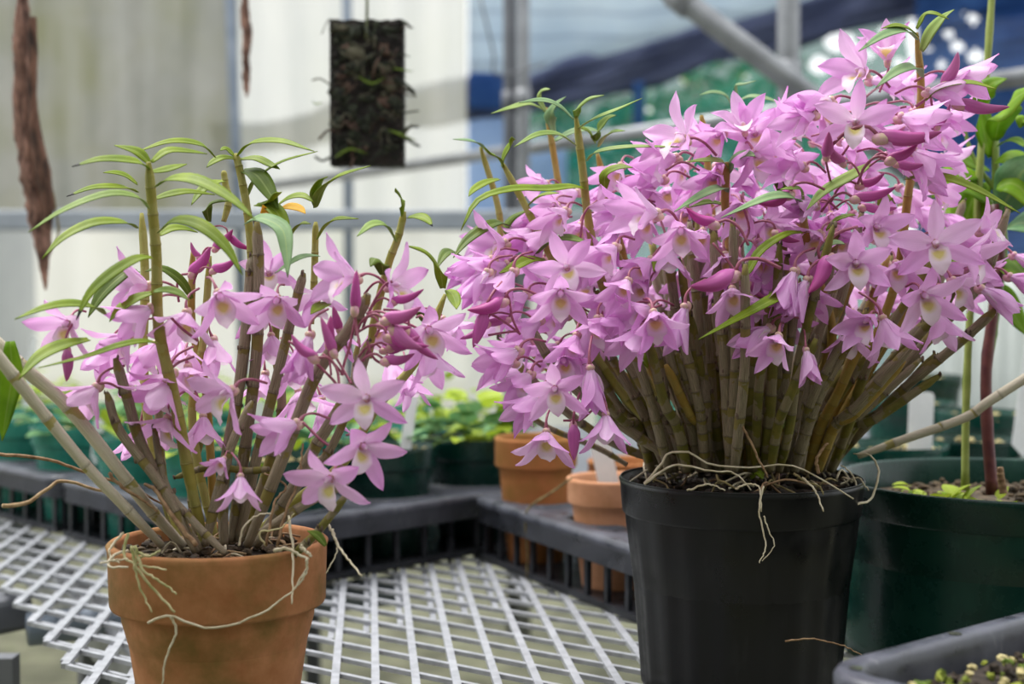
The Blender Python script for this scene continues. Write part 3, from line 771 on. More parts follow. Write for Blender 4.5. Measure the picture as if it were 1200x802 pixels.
# flowers: px,py, facing right/up/toward camera, size, shape, depth, roll
FLW = [
 (430, 466, -.15, -.15, 1, 1.0, 0, 1.05, .05), (425, 522, .35, -.35, .9, 1.02, 3, 1.06, -.5), (388, 560, -.35, -.45, .9, 1.0, 0, 1.05, .1),
 (346, 497, -.85, -.35, .45, 1.1, 6, 1.07, .2), (270, 458, -.75, -.4, .55, 1.1, 5, 1.07, -.2), (282, 560, .1, -.95, .5, .85, 6, 1.06, 0),
 (262, 538, -.3, -.5, .8, .55, 6, 1.08, 0), (80, 378, -.3, -.5, .8, 1.0, 3, 1.10, 0), (112, 455, -.6, -.8, .3, 1.05, 4, 1.10, 0),
 (175, 362, -.7, -.5, .4, 1.1, 6, 1.10, 0), (150, 395, -.6, -.7, .4, 1.05, 4, 1.12, .2), (182, 405, -.4, -.8, .5, 1.05, 6, 1.14, 0),
 (172, 335, -.8, .0, .4, 1.1, 4, 1.12, .2), (218, 368, -.1, -.8, .5, 1.05, 4, 1.11, .3), (195, 450, -.5, -.85, .3, 1.15, 4, 1.11, -.2),
 (196, 492, -.3, -.9, .4, 1.1, 3, 1.12, .2), (256, 345, .45, -.6, .6, 1.1, 4, 1.09, .3), (238, 490, .1, -.9, .4, 1.0, 6, 1.15, 0),
 (220, 432, .1, -.8, .4, 1.0, 3, 1.16, .5), (325, 350, .0, -.6, .8, 1.0, 4, 1.14, .2), (318, 395, .2, -.8, .4, 1.0, 6, 1.18, .2),
 (415, 325, -.85, .05, .45, 1.15, 4, 1.09, .1), (458, 335, .85, .0, .5, 1.1, 5, 1.11, .0), (502, 385, .3, -.5, .8, 1.1, 3, 1.13, .3),
 (500, 410, .35, -.9, .3, 1.1, 6, 1.13, 0), (345, 425, .2, -.9, .4, 1.0, 6, 1.18, .2), (350, 460, .3, -.9, .3, 1.0, 3, 1.2, .2),
 (310, 440, -.1, -.9, .4, 1.0, 6, 1.22, .4), (378, 470, .3, -.9, .3, 1.0, 7, 1.22, .1), (455, 425, .4, -.8, .3, 1.0, 6, 1.2, .1),
 (480, 440, .2, -.9, .3, .9, 7, 1.22, .1), (130, 405, -.5, -.8, .3, 1.0, 7, 1.16, .1), (210, 400, .2, -.8, .4, 1.0, 6, 1.18, .2),
 (165, 500, -.2, -1, .2, 1.0, 7, 1.2, .2), (300, 360, .4, -.4, .6, .9, 3, 1.18, .2), (250, 400, .2, -.9, .3, 1.0, 7, 1.2, .4),
 (395, 380, .1, -.8, .4, 1.0, 7, 1.17, .1), (520, 375, .7, -.6, .3, .9, 6, 1.2, .2), (372, 345, -.2, -.6, .6, .9, 5, 1.16, .5),
 (362, 395, -.25, -.9, .4, 1.05, 9, 1.09, 0), (200, 440, -.3, -.9, .4, 1.1, 5, 1.13, .3), (440, 380, .2, -.6, .5, .9, 7, 1.16, .1),
 (315, 320, .1, .1, .8, .9, 3, 1.2, .2), (155, 440, -.4, -.8, .3, 1.0, 5, 1.17, 0),
]
for f in FLW: put_flower(left, f[0], f[1], f[2], f[3], f[4], f[5], f[6], f[7], f[8])
BUD = [
 (78, 410, .05, -1, .2, .95, 1, 1.09), (416, 366, .05, 1, .1, 1.05, 0, 1.06), (450, 372, .9, .25, .2, 1.15, 1, 1.06), (445, 378, .8, -.1, .3, .9, 0, 1.08),
 (458, 352, .9, .3, .1, .9, 0, 1.09), (392, 415, -.3, .9, .2, 1.0, 0, 1.06), (372, 418, -.8, .7, .1, 1.15, 2, 1.06), (455, 392, .9, -.25, .2, 1.1, 0, 1.07),
 (462, 383, .8, -.6, .3, 1.1, 1, 1.06), (480, 385, .7, -.75, .2, 1.1, 0, 1.09), (450, 420, .95, .15, .2, 1.1, 2, 1.07), (455, 405, 1, .3, .2, 1.0, 1, 1.08),
 (385, 405, .1, .9, .2, .9, 1, 1.08), (250, 290, .6, .5, .2, .9, 1, 1.18), (222, 320, .7, .8, .2, 1.1, 1, 1.17), (248, 315, .8, .3, .2, .9, 1, 1.16),
 (268, 275, .8, -.5, .2, .8, 0, 1.18), (236, 302, -.5, .8, .2, .7, 2, 1.18), (448, 408, .9, .1, .2, .9, 2, 1.1), (398, 388, -.2, .9, .3, .8, 1, 1.1),
]
for b in BUD: put_bud(left, *b)
# flower stalks
def stalk(root, px, Y, r=.0011, mat='pedicel', name='flower_stalk'):
    m = MB(); m.tube(path(px, Y, n=12), r, 5); part(name, m, mat, root)
for px, Y in [([(338, 400), (355, 412), (385, 440), (398, 455)], 1.07), ([(400, 440), (404, 425), (410, 405), (416, 375)], 1.07), ([(425, 385), (435, 360), (450, 335), (460, 330)], 1.09), ([(355, 495), (375, 515), (385, 522)], 1.07), ([(200, 372), (213, 385), (232, 400)], 1.1), ([(440, 395), (450, 380), (475, 372)], 1.09), ([(403, 440), (390, 425), (378, 415)], 1.07), ([(108, 452), (125, 449), (140, 455)], 1.1), ([(430, 400), (438, 420), (455, 430)], 1.08)]: stalk(left, px, Y)
# roots and twigs on the pot
ZR = 1.06
for px, y0, y1, r, mt in [
 ([(150, 625), (146, 650), (160, 662), (195, 668)], 1.07, 1.055, .0013, 'root_green'), ([(155, 640), (160, 665), (180, 690), (205, 718)], 1.06, 1.053, .0015, 'root_green'),
 ([(158, 640), (168, 668), (190, 683), (207, 697)], 1.055, 1.05, .0013, 'root_green'), ([(150, 645), (132, 652), (128, 664), (150, 665)], 1.08, 1.05, .0013, 'root'),
 ([(145, 625), (131, 640), (129, 652), (140, 660)], 1.09, 1.07, .0012, 'root'), ([(170, 650), (158, 662), (165, 690), (178, 718)], 1.06, 1.053, .0012, 'root_green'),
 ([(160, 648), (175, 652), (188, 645)], 1.055, 1.055, .0014, 'root_green'), ([(117, 661), (135, 657), (150, 655)], 1.05, 1.055, .0010, 'root'),
 ([(173, 731), (198, 722), (245, 737), (300, 722), (340, 695), (360, 665)], 1.053, 1.060, .0011, 'root'), ([(200, 722), (207, 740), (195, 770), (190, 802)], 1.054, 1.062, .0011, 'root'),
 ([(338, 605), (343, 640), (343, 680), (342, 708)], 1.10, 1.06, .0012, 'root'), ([(322, 645), (335, 643), (350, 650), (362, 655)], 1.065, 1.06, .0016, 'root'),
 ([(352, 640), (360, 648), (365, 652)], 1.065, 1.06, .0016, 'root'), ([(360, 655), (357, 675), (345, 690)], 1.06, 1.06, .0012, 'root'),
 ([(385, 615), (400, 645), (424, 675)], 1.11, 1.05, .0012, 'root'), ([(390, 620), (395, 645), (382, 672)], 1.11, 1.09, .0008, 'root'),
 ([(280, 640), (285, 620), (300, 605), (318, 602)], 1.08, 1.08, .0009, 'root'), ([(312, 640), (305, 625), (330, 618), (345, 602)], 1.09, 1.09, .0009, 'root_green')]:
    root_line(left, px, y0, y1, r, mt)
for px, y0, y1, r, mt in [([(3, 593), (30, 590), (55, 573), (75, 564), (118, 576), (128, 578)], 1.06, 1.12, .0018, 'twig_pale'), ([(-5, 532), (60, 540), (105, 556), (150, 570), (200, 595)], 1.10, 1.14, .0015, 'twig'), ([(128, 555), (140, 568), (165, 585), (185, 600)], 1.1, 1.1, .0017, 'twig'), ([(230, 640), (205, 610), (182, 575), (170, 568)], 1.08, 1.1, .0022, 'twig'), ([(325, 640), (335, 600), (350, 560), (355, 520)], 1.09, 1.12, .0013, 'twig'), ([(312, 640), (322, 590), (335, 570), (310, 555)], 1.09, 1.12, .0012, 'twig')]:
    root_line(left, px, y0, y1, r, mt, 'twig')
for k in range(26):
    a = R.uniform(0, 6.3); d = R.uniform(.02, .07); c = LC + Vector((d * math.cos(a), d * math.sin(a), .158)); a2 = R.uniform(0, 6.3); l = R.uniform(.012, .03)
    m = MB(); m.tube(spline([c, c + Vector((math.cos(a2) * l * .5, math.sin(a2) * l * .5, R.uniform(0, .012))), c + Vector((math.cos(a2 + .5) * l, math.sin(a2 + .5) * l, R.uniform(-.002, .008)))], 7), .0010, 5); part('twig', m, R.choice(['twig', 'root', 'twig_pale']), left)

# ================================================================ RIGHT ORCHID
RC = Vector((P(868, 560, 1.33).x, 1.33, BZ))
right = empty('potted_orchid', RC, 'large pink-flowered orchid with a dense fan of canes in a black plastic pot', 'orchid')
pot_part(right, RC, .1150, .1950, .034, 'black_plastic', .80, .004, .003, ribs=20, n=120)
soil(right, RC, .107, BZ + .184, ['moss_hole_black', 'bark_chip_dark'], 420, (.004, .010), 9)
# canes fanned from the pot
cr = [
 ([(985, 535), (1010, 505), (1060, 455), (1120, 405), (1168, 362)], 1.36, 1.26, .0040, .0046, 'cane_grey', 9),
 ([(1005, 535), (1060, 515), (1130, 490), (1160, 470), (1230, 425)], 1.38, 1.36, .0040, .0048, 'cane_white', 7),
 ([(965, 530), (1000, 490), (1050, 440), (1100, 385), (1150, 330), (1182, 245)], 1.33, 1.28, .0048, .0046, 'cane_grey', 11),
 ([(950, 525), (990, 480), (1030, 440), (1080, 390), (1120, 340)], 1.35, 1.31, .0050, .0044, 'cane_olive', 9),
 ([(930, 520), (975, 455), (1020, 400), (1070, 350), (1085, 300)], 1.36, 1.34, .0052, .0044, 'cane_olive', 9),
 ([(920, 540), (935, 480), (955, 420), (985, 350), (1010, 250)], 1.28, 1.30, .0054, .0046, 'cane_grey', 11),
 ([(955, 540), (985, 470), (1015, 420), (1050, 330), (1064, 230), (1079, 120), (1074, 38)], 1.32, 1.28, .0048, .0032, 'cane_amber', 17),
 ([(858, 540), (880, 500), (905, 450), (925, 400), (935, 330)], 1.27, 1.28, .0052, .0044, 'cane_grey', 9),
 ([(905, 540), (940, 480), (975, 400), (960, 330), (945, 280), (940, 235)], 1.33, 1.22, .0046, .0032, 'cane_amber', 11),
 ([(830, 540), (828, 480), (822, 420), (815, 330), (808, 260)], 1.28, 1.30, .0048, .0042, 'cane_grey', 10),
 ([(818, 540), (812, 490), (800, 430), (790, 350), (780, 280)], 1.28, 1.28, .0050, .0042, 'cane_grey', 10),
 ([(838, 530), (850, 470), (858, 400), (855, 300), (850, 240), (852, 190)], 1.32, 1.26, .0046, .0034, 'cane_amber', 12),
 ([(800, 530), (745, 480), (700, 420), (670, 350), (640, 290), (615, 240), (588, 190)], 1.30, 1.30, .0044, .0030, 'cane_young', 14),
 ([(790, 540), (730, 500), (690, 470), (650, 430), (620, 380)], 1.28, 1.26, .0048, .0040, 'cane_grey', 9),
 ([(795, 530), (760, 470), (730, 400), (705, 330), (690, 260), (683, 200), (675, 136)], 1.32, 1.27, .0046, .0034, 'cane_young', 14),
 ([(805, 530), (775, 460), (752, 400), (735, 320), (715, 240), (700, 180)], 1.36, 1.34, .0046, .0034, 'cane_amber', 13),
 ([(785, 545), (720, 520), (660, 480), (610, 430), (585, 395)], 1.34, 1.34, .0044, .0036, 'cane_grey', 8),
 ([(840, 520), (845, 400), (835, 260), (828, 180), (822, 135)], 1.40, 1.38, .0042, .0034, 'cane_amber', 13),
 ([(890, 520), (900, 420), (890, 320), (885, 260)], 1.35, 1.36, .0050, .0042, 'cane_grey', 9),
 ([(870, 530), (868, 470), (872, 400), (880, 330)], 1.30, 1.31, .0052, .0044, 'cane_grey', 8),
 ([(810, 525), (700, 400), (665, 300), (655, 220), (640, 126)], 1.42, 1.42, .0042, .0030, 'cane_amber', 13),
 ([(800, 520), (640, 430), (590, 330), (585, 250), (563, 172)], 1.40, 1.38, .0040, .0028, 'cane_young', 12),
 ([(980, 520), (1040, 430), (1090, 360), (1118, 270), (1130, 235)], 1.42, 1.42, .0046, .0040, 'cane_grey', 9),
 ([(960, 520), (1010, 400), (1040, 300), (1062, 230), (1092, 150)], 1.44, 1.46, .0046, .0038, 'cane_grey', 11),
 ([(735, 545), (700, 525), (640, 500), (600, 470)], 1.38, 1.38, .0030, .0028, 'cane_grey', 7),
]
for px, y0, y1, r0, r1, mt, nd in cr: cane(right, px, y0, y1, r0, r1, mt, nd)
for k in range(118):   # the thick of the clump
    a = R.uniform(-1, 1); yb = R.uniform(-.085, .09)
    bx = 868 + a * 108; ty = R.uniform(250, 420) + abs(a) * 30
    tx = 868 + a * (210 if a < 0 else 225) + R.uniform(-20, 20)
    Yb = 1.33 + yb * math.sqrt(max(.05, 1 - a * a)); Yt = Yb + yb * .8 + R.uniform(-.02, .02)
    mx = bx + (tx - bx) * .42 + R.uniform(-9, 9); my = 545 - (545 - ty) * .5
    cane(right, [(bx, 552), (bx + (mx - bx) * .45, 500), (mx, my), (tx, ty)], Yb, Yt, R.uniform(.0040, .0056), R.uniform(.0034, .0046), R.choice(['cane_grey', 'cane_grey', 'cane_grey', 'cane_olive', 'cane_olive', 'cane_amber']), R.choice([7, 8, 9, 10]))
RL = [
 ([(1076, 42), (1065, 34), (1050, 30), (1033, 33)], 7, 1.26, 1.24, 'leaf'), ([(1074, 46), (1060, 36), (1035, 42), (1006, 60)], 11, 1.26, 1.22, 'leaf_grey'),
 ([(1080, 60), (1090, 40), (1105, 22), (1118, 11)], 12, 1.27, 1.25, 'leaf_pale'), ([(1074, 34), (1084, 18), (1095, 16), (1112, 22)], 7, 1.26, 1.24, 'leaf'),
 ([(1080, 90), (1072, 79), (1050, 85), (1026, 103)], 12, 1.27, 1.23, 'leaf_grey'), ([(1085, 118), (1105, 103), (1135, 97), (1168, 104)], 9, 1.27, 1.22, 'leaf'),
 ([(1060, 210), (1095, 207), (1140, 220), (1196, 250)], 11, 1.28, 1.22, 'leaf'), ([(1020, 192), (1000, 205), (965, 225), (945, 246)], 10, 1.25, 1.20, 'leaf_pale'),
 ([(940, 245), (930, 232), (900, 232), (845, 255)], 11, 1.22, 1.17, 'leaf_grey'), ([(942, 240), (938, 222), (925, 221), (914, 222)], 5, 1.22, 1.20, 'leaf_pale'),
 ([(938, 240), (925, 235), (912, 215), (910, 208)], 14, 1.25, 1.25, 'leaf_dark'), ([(940, 272), (920, 275), (890, 295), (870, 325), (828, 332)], 7, 1.22, 1.18, 'leaf'),
 ([(950, 342), (920, 345), (880, 365), (818, 398)], 10, 1.21, 1.16, 'leaf'), ([(955, 300), (965, 290), (980, 285), (990, 286)], 9, 1.22, 1.2, 'leaf_grey'),
 ([(968, 270), (980, 258), (995, 253), (1003, 252)], 6, 1.24, 1.22, 'leaf'), ([(853, 197), (845, 189), (825, 188), (803, 190)], 7, 1.26, 1.24, 'leaf_pale'),
 ([(852, 225), (845, 220), (820, 230), (790, 248)], 9, 1.26, 1.2, 'leaf_grey'), ([(855, 202), (862, 188), (875, 182), (885, 183)], 14, 1.26, 1.24, 'leaf_grey'),
 ([(850, 240), (832, 237), (815, 240), (802, 244)], 7, 1.28, 1.26, 'leaf_dark'),
 ([(672, 140), (655, 125), (635, 118), (608, 120)], 9, 1.27, 1.24, 'leaf_grey'), ([(675, 138), (678, 125), (690, 115), (708, 112)], 8, 1.27, 1.25, 'leaf_pale'),
 ([(679, 150), (695, 140), (725, 128), (752, 115)], 7, 1.27, 1.22, 'leaf_pale'), ([(675, 170), (655, 158), (630, 158), (602, 172)], 8, 1.27, 1.22, 'leaf_pale'),
 ([(688, 188), (700, 178), (740, 172), (800, 172)], 6, 1.27, 1.23, 'leaf_pale'), ([(688, 222), (670, 219), (640, 222), (600, 222), (560, 235), (540, 270)], 10, 1.28, 1.2, 'leaf'),
 ([(650, 160), (645, 140), (650, 125), (663, 113)], 11, 1.38, 1.36, 'leaf_grey'), ([(640, 132), (630, 115), (635, 105), (645, 105)], 12, 1.4, 1.38, 'leaf_pale'),
 ([(640, 130), (620, 122), (600, 126), (575, 133)], 7, 1.4, 1.36, 'leaf_pale'), ([(650, 165), (670, 155), (690, 152), (705, 155)], 8, 1.36, 1.36, 'leaf_grey'),
 ([(698, 165), (700, 155), (712, 140), (722, 135)], 12, 1.33, 1.31, 'leaf_dark'), ([(698, 168), (690, 155), (680, 150), (676, 150)], 7, 1.33, 1.31, 'leaf'),
 ([(708, 222), (710, 205), (725, 197), (742, 196)], 11, 1.27, 1.25, 'leaf'), ([(702, 172), (708, 162), (718, 155), (732, 153)], 9, 1.33, 1.3, 'leaf_pale'),
 ([(568, 175), (560, 168), (548, 165), (531, 163)], 8, 1.38, 1.34, 'leaf_grey'), ([(590, 195), (583, 185), (573, 180), (568, 172)], 8, 1.3, 1.27, 'leaf'),
 ([(588, 196), (592, 182), (600, 168), (600, 160)], 10, 1.3, 1.28, 'leaf'), ([(585, 210), (570, 214), (556, 222), (549, 230)], 8, 1.3, 1.26, 'leaf'),
 ([(597, 265), (580, 262), (550, 280), (531, 302)], 11, 1.29, 1.23, 'leaf_dark'), ([(627, 300), (645, 285), (665, 280), (690, 285)], 14, 1.28, 1.22, 'leaf_dark'),
 ([(640, 305), (620, 305), (600, 315), (585, 320)], 11, 1.27, 1.22, 'leaf'), ([(620, 240), (630, 232), (640, 228), (655, 226)], 9, 1.3, 1.27, 'leaf'),
 ([(540, 300), (528, 295), (520, 300), (512, 314)], 10, 1.32, 1.28, 'leaf_dark'), ([(600, 280), (590, 270), (600, 255), (622, 245)], 12, 1.34, 1.32, 'leaf_dark'),
 ([(782, 305), (772, 305), (766, 318)], 10, 1.26, 1.24, 'leaf'), ([(865, 118), (862, 100), (872, 98), (886, 95)], 5, 1.42, 1.4, 'leaf_grey'), ([(858, 125), (850, 112), (835, 108), (820, 111)], 6, 1.42, 1.4, 'leaf_grey'),
 ([(866, 118), (880, 113), (900, 116), (912, 120)], 6, 1.42, 1.4, 'leaf_grey'), ([(980, 168), (985, 155), (975, 145), (965, 162)], 6, 1.35, 1.33, 'leaf_pale'),
 ([(900, 505), (906, 496), (916, 497), (922, 504)], 12, 1.27, 1.26, 'leaf_dark'), ([(745, 425), (750, 418), (760, 432)], 11, 1.3, 1.29, 'leaf'), ([(760, 475), (772, 470), (784, 473)], 10, 1.29, 1.28, 'leaf_dark'),
 ([(880, 560), (888, 552), (894, 562)], 11, 1.27, 1.26, 'leaf'), ([(1020, 430), (1015, 410), (1030, 400)], 12, 1.40, 1.38, 'leaf_broad'), ([(1048, 238), (1040, 230), (1034, 238), (1030, 246)], 11, 1.3, 1.28, 'leaf'),
]
for px, w, y0, y1, mt in RL: leaf(right, px, w * 1.18, y0, y1, mt)
FR = [
 (1003, 143, -.25, -.05, 1, 1.08, 0, 1.20, -.1), (1096, 285, -.1, -.15, 1, 1.18, 0, 1.19, .15), (1003, 308, -.1, -.2, 1, 1.12, 4, 1.20, .1), (1082, 345, .15, -.45, .9, 1.15, 3, 1.20, .25),
 (1026, 266, .15, -.15, .95, 1.05, 4, 1.24, .0), (1012, 85, -.75, .1, .5, 1.25, 4, 1.26, .2), (1040, 70, -.2, .75, .5, 1.1, 6, 1.28, 0), (1118, 90, .9, -.15, .3, 1.25, 6, 1.27, .2),
 (1058, 138, .85, -.3, .45, 1.25, 6, 1.21, .1), (1072, 178, .6, -.7, .4, 1.2, 7, 1.23, .3), (952, 135, -.8, -.35, .4, 1.15, 7, 1.22, .2), (972, 118, -.8, -.1, .4, 1.2, 9, 1.23, .2), (802, 162, -.85, .25, .45, 1.25, 5, 1.24, .2),
 (790, 185, -.9, -.2, .4, 1.25, 6, 1.26, .4), (775, 210, -.85, -.3, .4, 1.2, 7, 1.28, .1), (872, 152, -.2, .5, .6, 1.05, 4, 1.27, .3), (905, 145, .6, .4, .5, 1.1, 6, 1.3, .1), (885, 180, .3, -.5, .7, 1.1, 5, 1.26, .3),
 (768, 250, -.85, .05, .5, 1.3, 6, 1.18, .2), (798, 268, -.1, -.75, .7, 1.0, 4, 1.19, .1), (664, 313, -.1, -.05, 1, 1.0, 1, 1.19, .4), (657, 342, .0, -.6, .85, 1.05, 4, 1.18, .0),
 (766, 368, .1, -.6, .8, 1.15, 7, 1.18, .1), (760, 362, -.75, -.3, .5, 1.1, 7, 1.2, .1), (802, 362, -.35, -.9, .3, 1.2, 9, 1.19, 0), (858, 340, -.1, -.7, .6, 1.0, 8, 1.20, .4), (880, 350, .3, -.6, .6, .9, 7, 1.22, .2),
 (650, 455, .0, -.35, .95, 1.0, 3, 1.17, .15), (640, 508, -.1, -.85, .5, 1.05, 4, 1.17, .1), (710, 488, .0, -.95, .45, 1.05, 6, 1.17, .0), (692, 434, .1, -.95, .3, 1.2, 9, 1.18, 0),
 (605, 412, -.75, -.45, .4, 1.15, 7, 1.2, .1), (600, 425, -.85, -.15, .4, 1.1, 6, 1.22, .4), (628, 465, -.65, -.7, .4, 1.1, 7, 1.19, .3), (620, 440, -.6, -.6, .5, 1.05, 6, 1.21, .2), (660, 420, .1, -.5, .7, .95, 8, 1.21, .3),
 (575, 305, -.75, -.5, .4, 1.1, 7, 1.24, .1), (590, 285, -.8, -.1, .4, 1.15, 4, 1.26, .2), (600, 320, -.5, -.8, .4, 1.15, 7, 1.23, .2), (570, 320, -.6, -.7, .4, 1.05, 9, 1.22, .2),
 (752, 385, -.5, -.8, .35, 1.15, 7, 1.19, .1), (735, 370, -.7, -.6, .3, 1.1, 6, 1.21, .3), (700, 375, -.3, -.8, .4, 1.1, 8, 1.22, .2), (675, 395, -.3, -.7, .5, 1.05, 7, 1.21, .2),
 (912, 395, -.35, -.6, .75, 1.05, 7, 1.18, .1), (900, 385, -.85, -.5, .3, 1.1, 9, 1.2, .1), (945, 412, .1, -.9, .5, .9, 9, 1.19, .1), (1018, 375, -.5, -.3, .7, 1.1, 7, 1.2, .3), (1035, 375, .3, -.9, .3, 1.2, 6, 1.21, .1), (995, 390, -.2, -.7, .5, 1.0, 8, 1.24, .1),
 (1130, 300, .75, -.2, .6, 1.15, 4, 1.22, .1), (1118, 330, .5, -.6, .6, 1.1, 5, 1.24, .1), (1150, 270, .7, .25, .5, 1.05, 5, 1.26, .1), (1185, 325, .8, -.4, .4, 1.1, 7, 1.3, .1), (1100, 370, .2, -.9, .4, 1.1, 6, 1.24, .1), (1190, 300, .7, -.4, .4, 1.0, 9, 1.32, .1),
 (940, 195, -.75, -.1, .5, 1.15, 7, 1.24, .2), (955, 240, -.6, -.1, .6, 1.1, 9, 1.23, 0), (960, 275, -.6, -.5, .5, 1.1, 8, 1.24, 0), (1050, 310, .0, -.5, .7, 1.05, 8, 1.25, 0), (930, 320, -.4, -.8, .4, 1.2, 9, 1.2, 0), (945, 330, -.5, -.8, .3, 1.15, 9, 1.2, 0),
 (870, 240, -.2, -.5, .7, 1.1, 7, 1.24, .1), (900, 260, .2, -.5, .7, 1.1, 5, 1.26, .4), (840, 205, -.4, -.4, .6, 1.1, 7, 1.27, .1), (740, 240, -.7, -.2, .5, 1.1, 7, 1.25, .1), (720, 290, -.6, -.5, .5, 1.1, 6, 1.22, .4), (735, 330, -.4, -.6, .6, 1.0, 7, 1.2, .2),
 (620, 270, -.5, -.5, .5, 1.0, 7, 1.3, .1), (650, 240, -.4, -.4, .6, 1.0, 4, 1.32, .5), (640, 215, -.5, -.1, .5, .9, 7, 1.34, .1), (680, 265, -.3, -.6, .6, 1.0, 8, 1.3, .3), (850, 300, .0, -.6, .6, 1.05, 8, 1.23, .3), (890, 300, .2, -.6, .6, 1.1, 7, 1.24, .2),
]
for f in FR: put_flower(right, *f[:9])
# the mass of blossom between them, deeper in the clump
def inside(poly, x, y):
    c = False; j = len(poly) - 1
    for i in range(len(poly)):
        xi, yi = poly[i]; xj, yj = poly[j]
        if (yi > y) != (yj > y) and x < (xj - xi) * (y - yi) / (yj - yi) + xi: c = not c
        j = i
    return c
poly = [(545, 300), (570, 280), (630, 250), (660, 215), (700, 200), (760, 160), (840, 150), (930, 135), (985, 110), (1030, 80), (1090, 85), (1125, 150), (1110, 200), (1130, 250), (1160, 290), (1160, 340), (1070, 375), (980, 375), (900, 370), (830, 350), (760, 370), (715, 420), (670, 460), (630, 470), (600, 430), (600, 380), (575, 340)]
cnt = 0; yy = 70
rows_ = 0
while yy < 480:
    xx = 530 + (rows_ % 2) * 16
    while xx < 1180:
        x = xx + R.uniform(-8, 8); y = yy + R.uniform(-8, 8)
        if inside(poly, x, y) and cnt < 190:
            a = (x - 860) / 300
            dn = -.35 - .3 * R.random() + (.3 if y < 190 else 0)
            Y = R.choice([1.27, 1.31, 1.36, 1.42]) + R.uniform(-.02, .02)
            put_flower(right, x, y, a * 1.1 + R.uniform(-.35, .35), dn, R.uniform(.15, .7), R.uniform(1.0, 1.2), R.choice([4, 6, 7, 8, 6, 7, 8, 9, 7]), Y, R.uniform(-.5, .5)); cnt += 1
        xx += 34
    yy += 30; rows_ += 1
BR = [
 (1104, 98, .4, .9, .2, 1.15, 1, 1.26), (1123, 118, .95, -.15, .2, 1.45, 0, 1.26), (1030, 157, 1, .02, .1, 1.7, 0, 1.19), (1040, 185, .85, .45, .2, 1.3, 2, 1.20), (968, 182, -.1, .6, .8, 1.1, 1, 1.21), (990, 190, -.7, .6, .4, 1.0, 1, 1.22),
 (1000, 230, .95, .2, .2, 1.2, 0, 1.22), (1005, 215, .9, .35, .2, 1.1, 2, 1.23), (1010, 240, .95, -.1, .2, 1.0, 0, 1.24), (840, 260, -.9, .4, .1, 1.3, 2, 1.19), (860, 318, -.9, -.3, .3, 1.6, 1, 1.18), (925, 225, -.9, -.3, .2, 1.2, 1, 1.21),
 (590, 350, -.95, -.3, .2, 1.25, 1, 1.20), (568, 365, -.3, -.95, .2, 1.25, 1, 1.20), (570, 378, -.8, -.5, .2, .9, 0, 1.21), (672, 498, .0, -.95, .2, 1.15, 1, 1.18), (970, 300, -.5, -.9, .2, 1.4, 1, 1.19), (960, 305, -.4, -.9, .3, 1.4, 1, 1.21),
 (910, 270, .8, -.4, .2, 1.0, 2, 1.22), (880, 330, .6, -.7, .2, .9, 2, 1.23), (595, 372, -.9, -.1, .3, 1.0, 0, 1.22), (940, 360, .1, .9, .2, .8, 2, 1.22), (1050, 190, .9, -.1, .2, .9, 1, 1.22), (1095, 150, .5, .8, .1, .8, 0, 1.25),
]
for b in BR: put_bud(right, *b)
for px, Y in [([(608, 390), (600, 372), (597, 352), (592, 343)], 1.21), ([(610, 392), (595, 380), (575, 368), (560, 364)], 1.21), ([(607, 388), (590, 390), (572, 393)], 1.21), ([(985, 185), (1010, 150), (1035, 132), (1062, 125)], 1.22), ([(835, 285), (848, 300), (862, 318), (872, 330)], 1.2), ([(680, 280), (685, 250), (700, 235)], 1.25), ([(695, 480), (680, 492), (660, 493)], 1.19), ([(1010, 200), (1030, 180), (1045, 185)], 1.21), ([(868, 290), (878, 270), (872, 245), (868, 228)], 1.22), ([(780, 200), (800, 190), (820, 200)], 1.23)]: stalk(right, px, Y)
for px, y0, y1, r, mt in [
 ([(755, 567), (775, 545), (782, 533), (805, 530), (835, 545), (880, 548), (925, 545), (960, 560), (1000, 585)], 1.30, 1.29, .0012, 'root'), ([(755, 568), (790, 545), (830, 552), (860, 555), (880, 575)], 1.29, 1.28, .0011, 'root'),
 ([(940, 560), (955, 575), (965, 600)], 1.28, 1.26, .0011, 'root'), ([(895, 570), (890, 600), (897, 640), (890, 660)], 1.27, 1.25, .0009, 'root'), ([(862, 573), (875, 568), (890, 572), (892, 600)], 1.27, 1.255, .0010, 'root'),
 ([(1002, 590), (1003, 570), (997, 555), (985, 545)], 1.33, 1.34, .0011, 'root'), ([(1000, 592), (1020, 585), (1030, 555), (1020, 535), (1000, 532)], 1.33, 1.36, .0013, 'root'), ([(985, 568), (1005, 560), (1018, 575)], 1.34, 1.33, .0009, 'root'),
 ([(895, 605), (900, 620), (907, 640), (893, 658)], 1.255, 1.25, .0007, 'root'), ([(920, 752), (950, 749), (985, 756), (1010, 768)], 1.24, 1.24, .0009, 'twig'), ([(805, 575), (830, 568), (850, 575)], 1.28, 1.275, .0010, 'root'),
 ([(930, 555), (945, 565), (960, 570), (965, 580)], 1.28, 1.275, .0012, 'fibre'), ([(960, 555), (957, 540), (965, 525), (970, 520)], 1.29, 1.29, .0018, 'twig'), ([(870, 500), (890, 540), (900, 560)], 1.28, 1.28, .0013, 'twig')]:
    root_line(right, px, y0 - .058, y1 - .058, r, mt, 'aerial_root' if mt == 'root' else 'twig')
for k in range(60):
    a = R.uniform(0, 6.3); d = R.uniform(.04, .106); c = RC + Vector((d * math.cos(a), d * math.sin(a), .192 + R.uniform(-.003, .006))); a2 = R.uniform(0, 6.3); l = R.uniform(.015, .045)
    m = MB(); m.tube(spline([c, c + Vector((math.cos(a2) * l * .5, math.sin(a2) * l * .5, R.uniform(0, .016))), c + Vector((math.cos(a2 + .5) * l, math.sin(a2 + .5) * l, R.uniform(-.002, .010)))], 7), .0010, 5); part('twig', m, R.choice(['twig', 'root', 'fibre', 'fibre']), right)

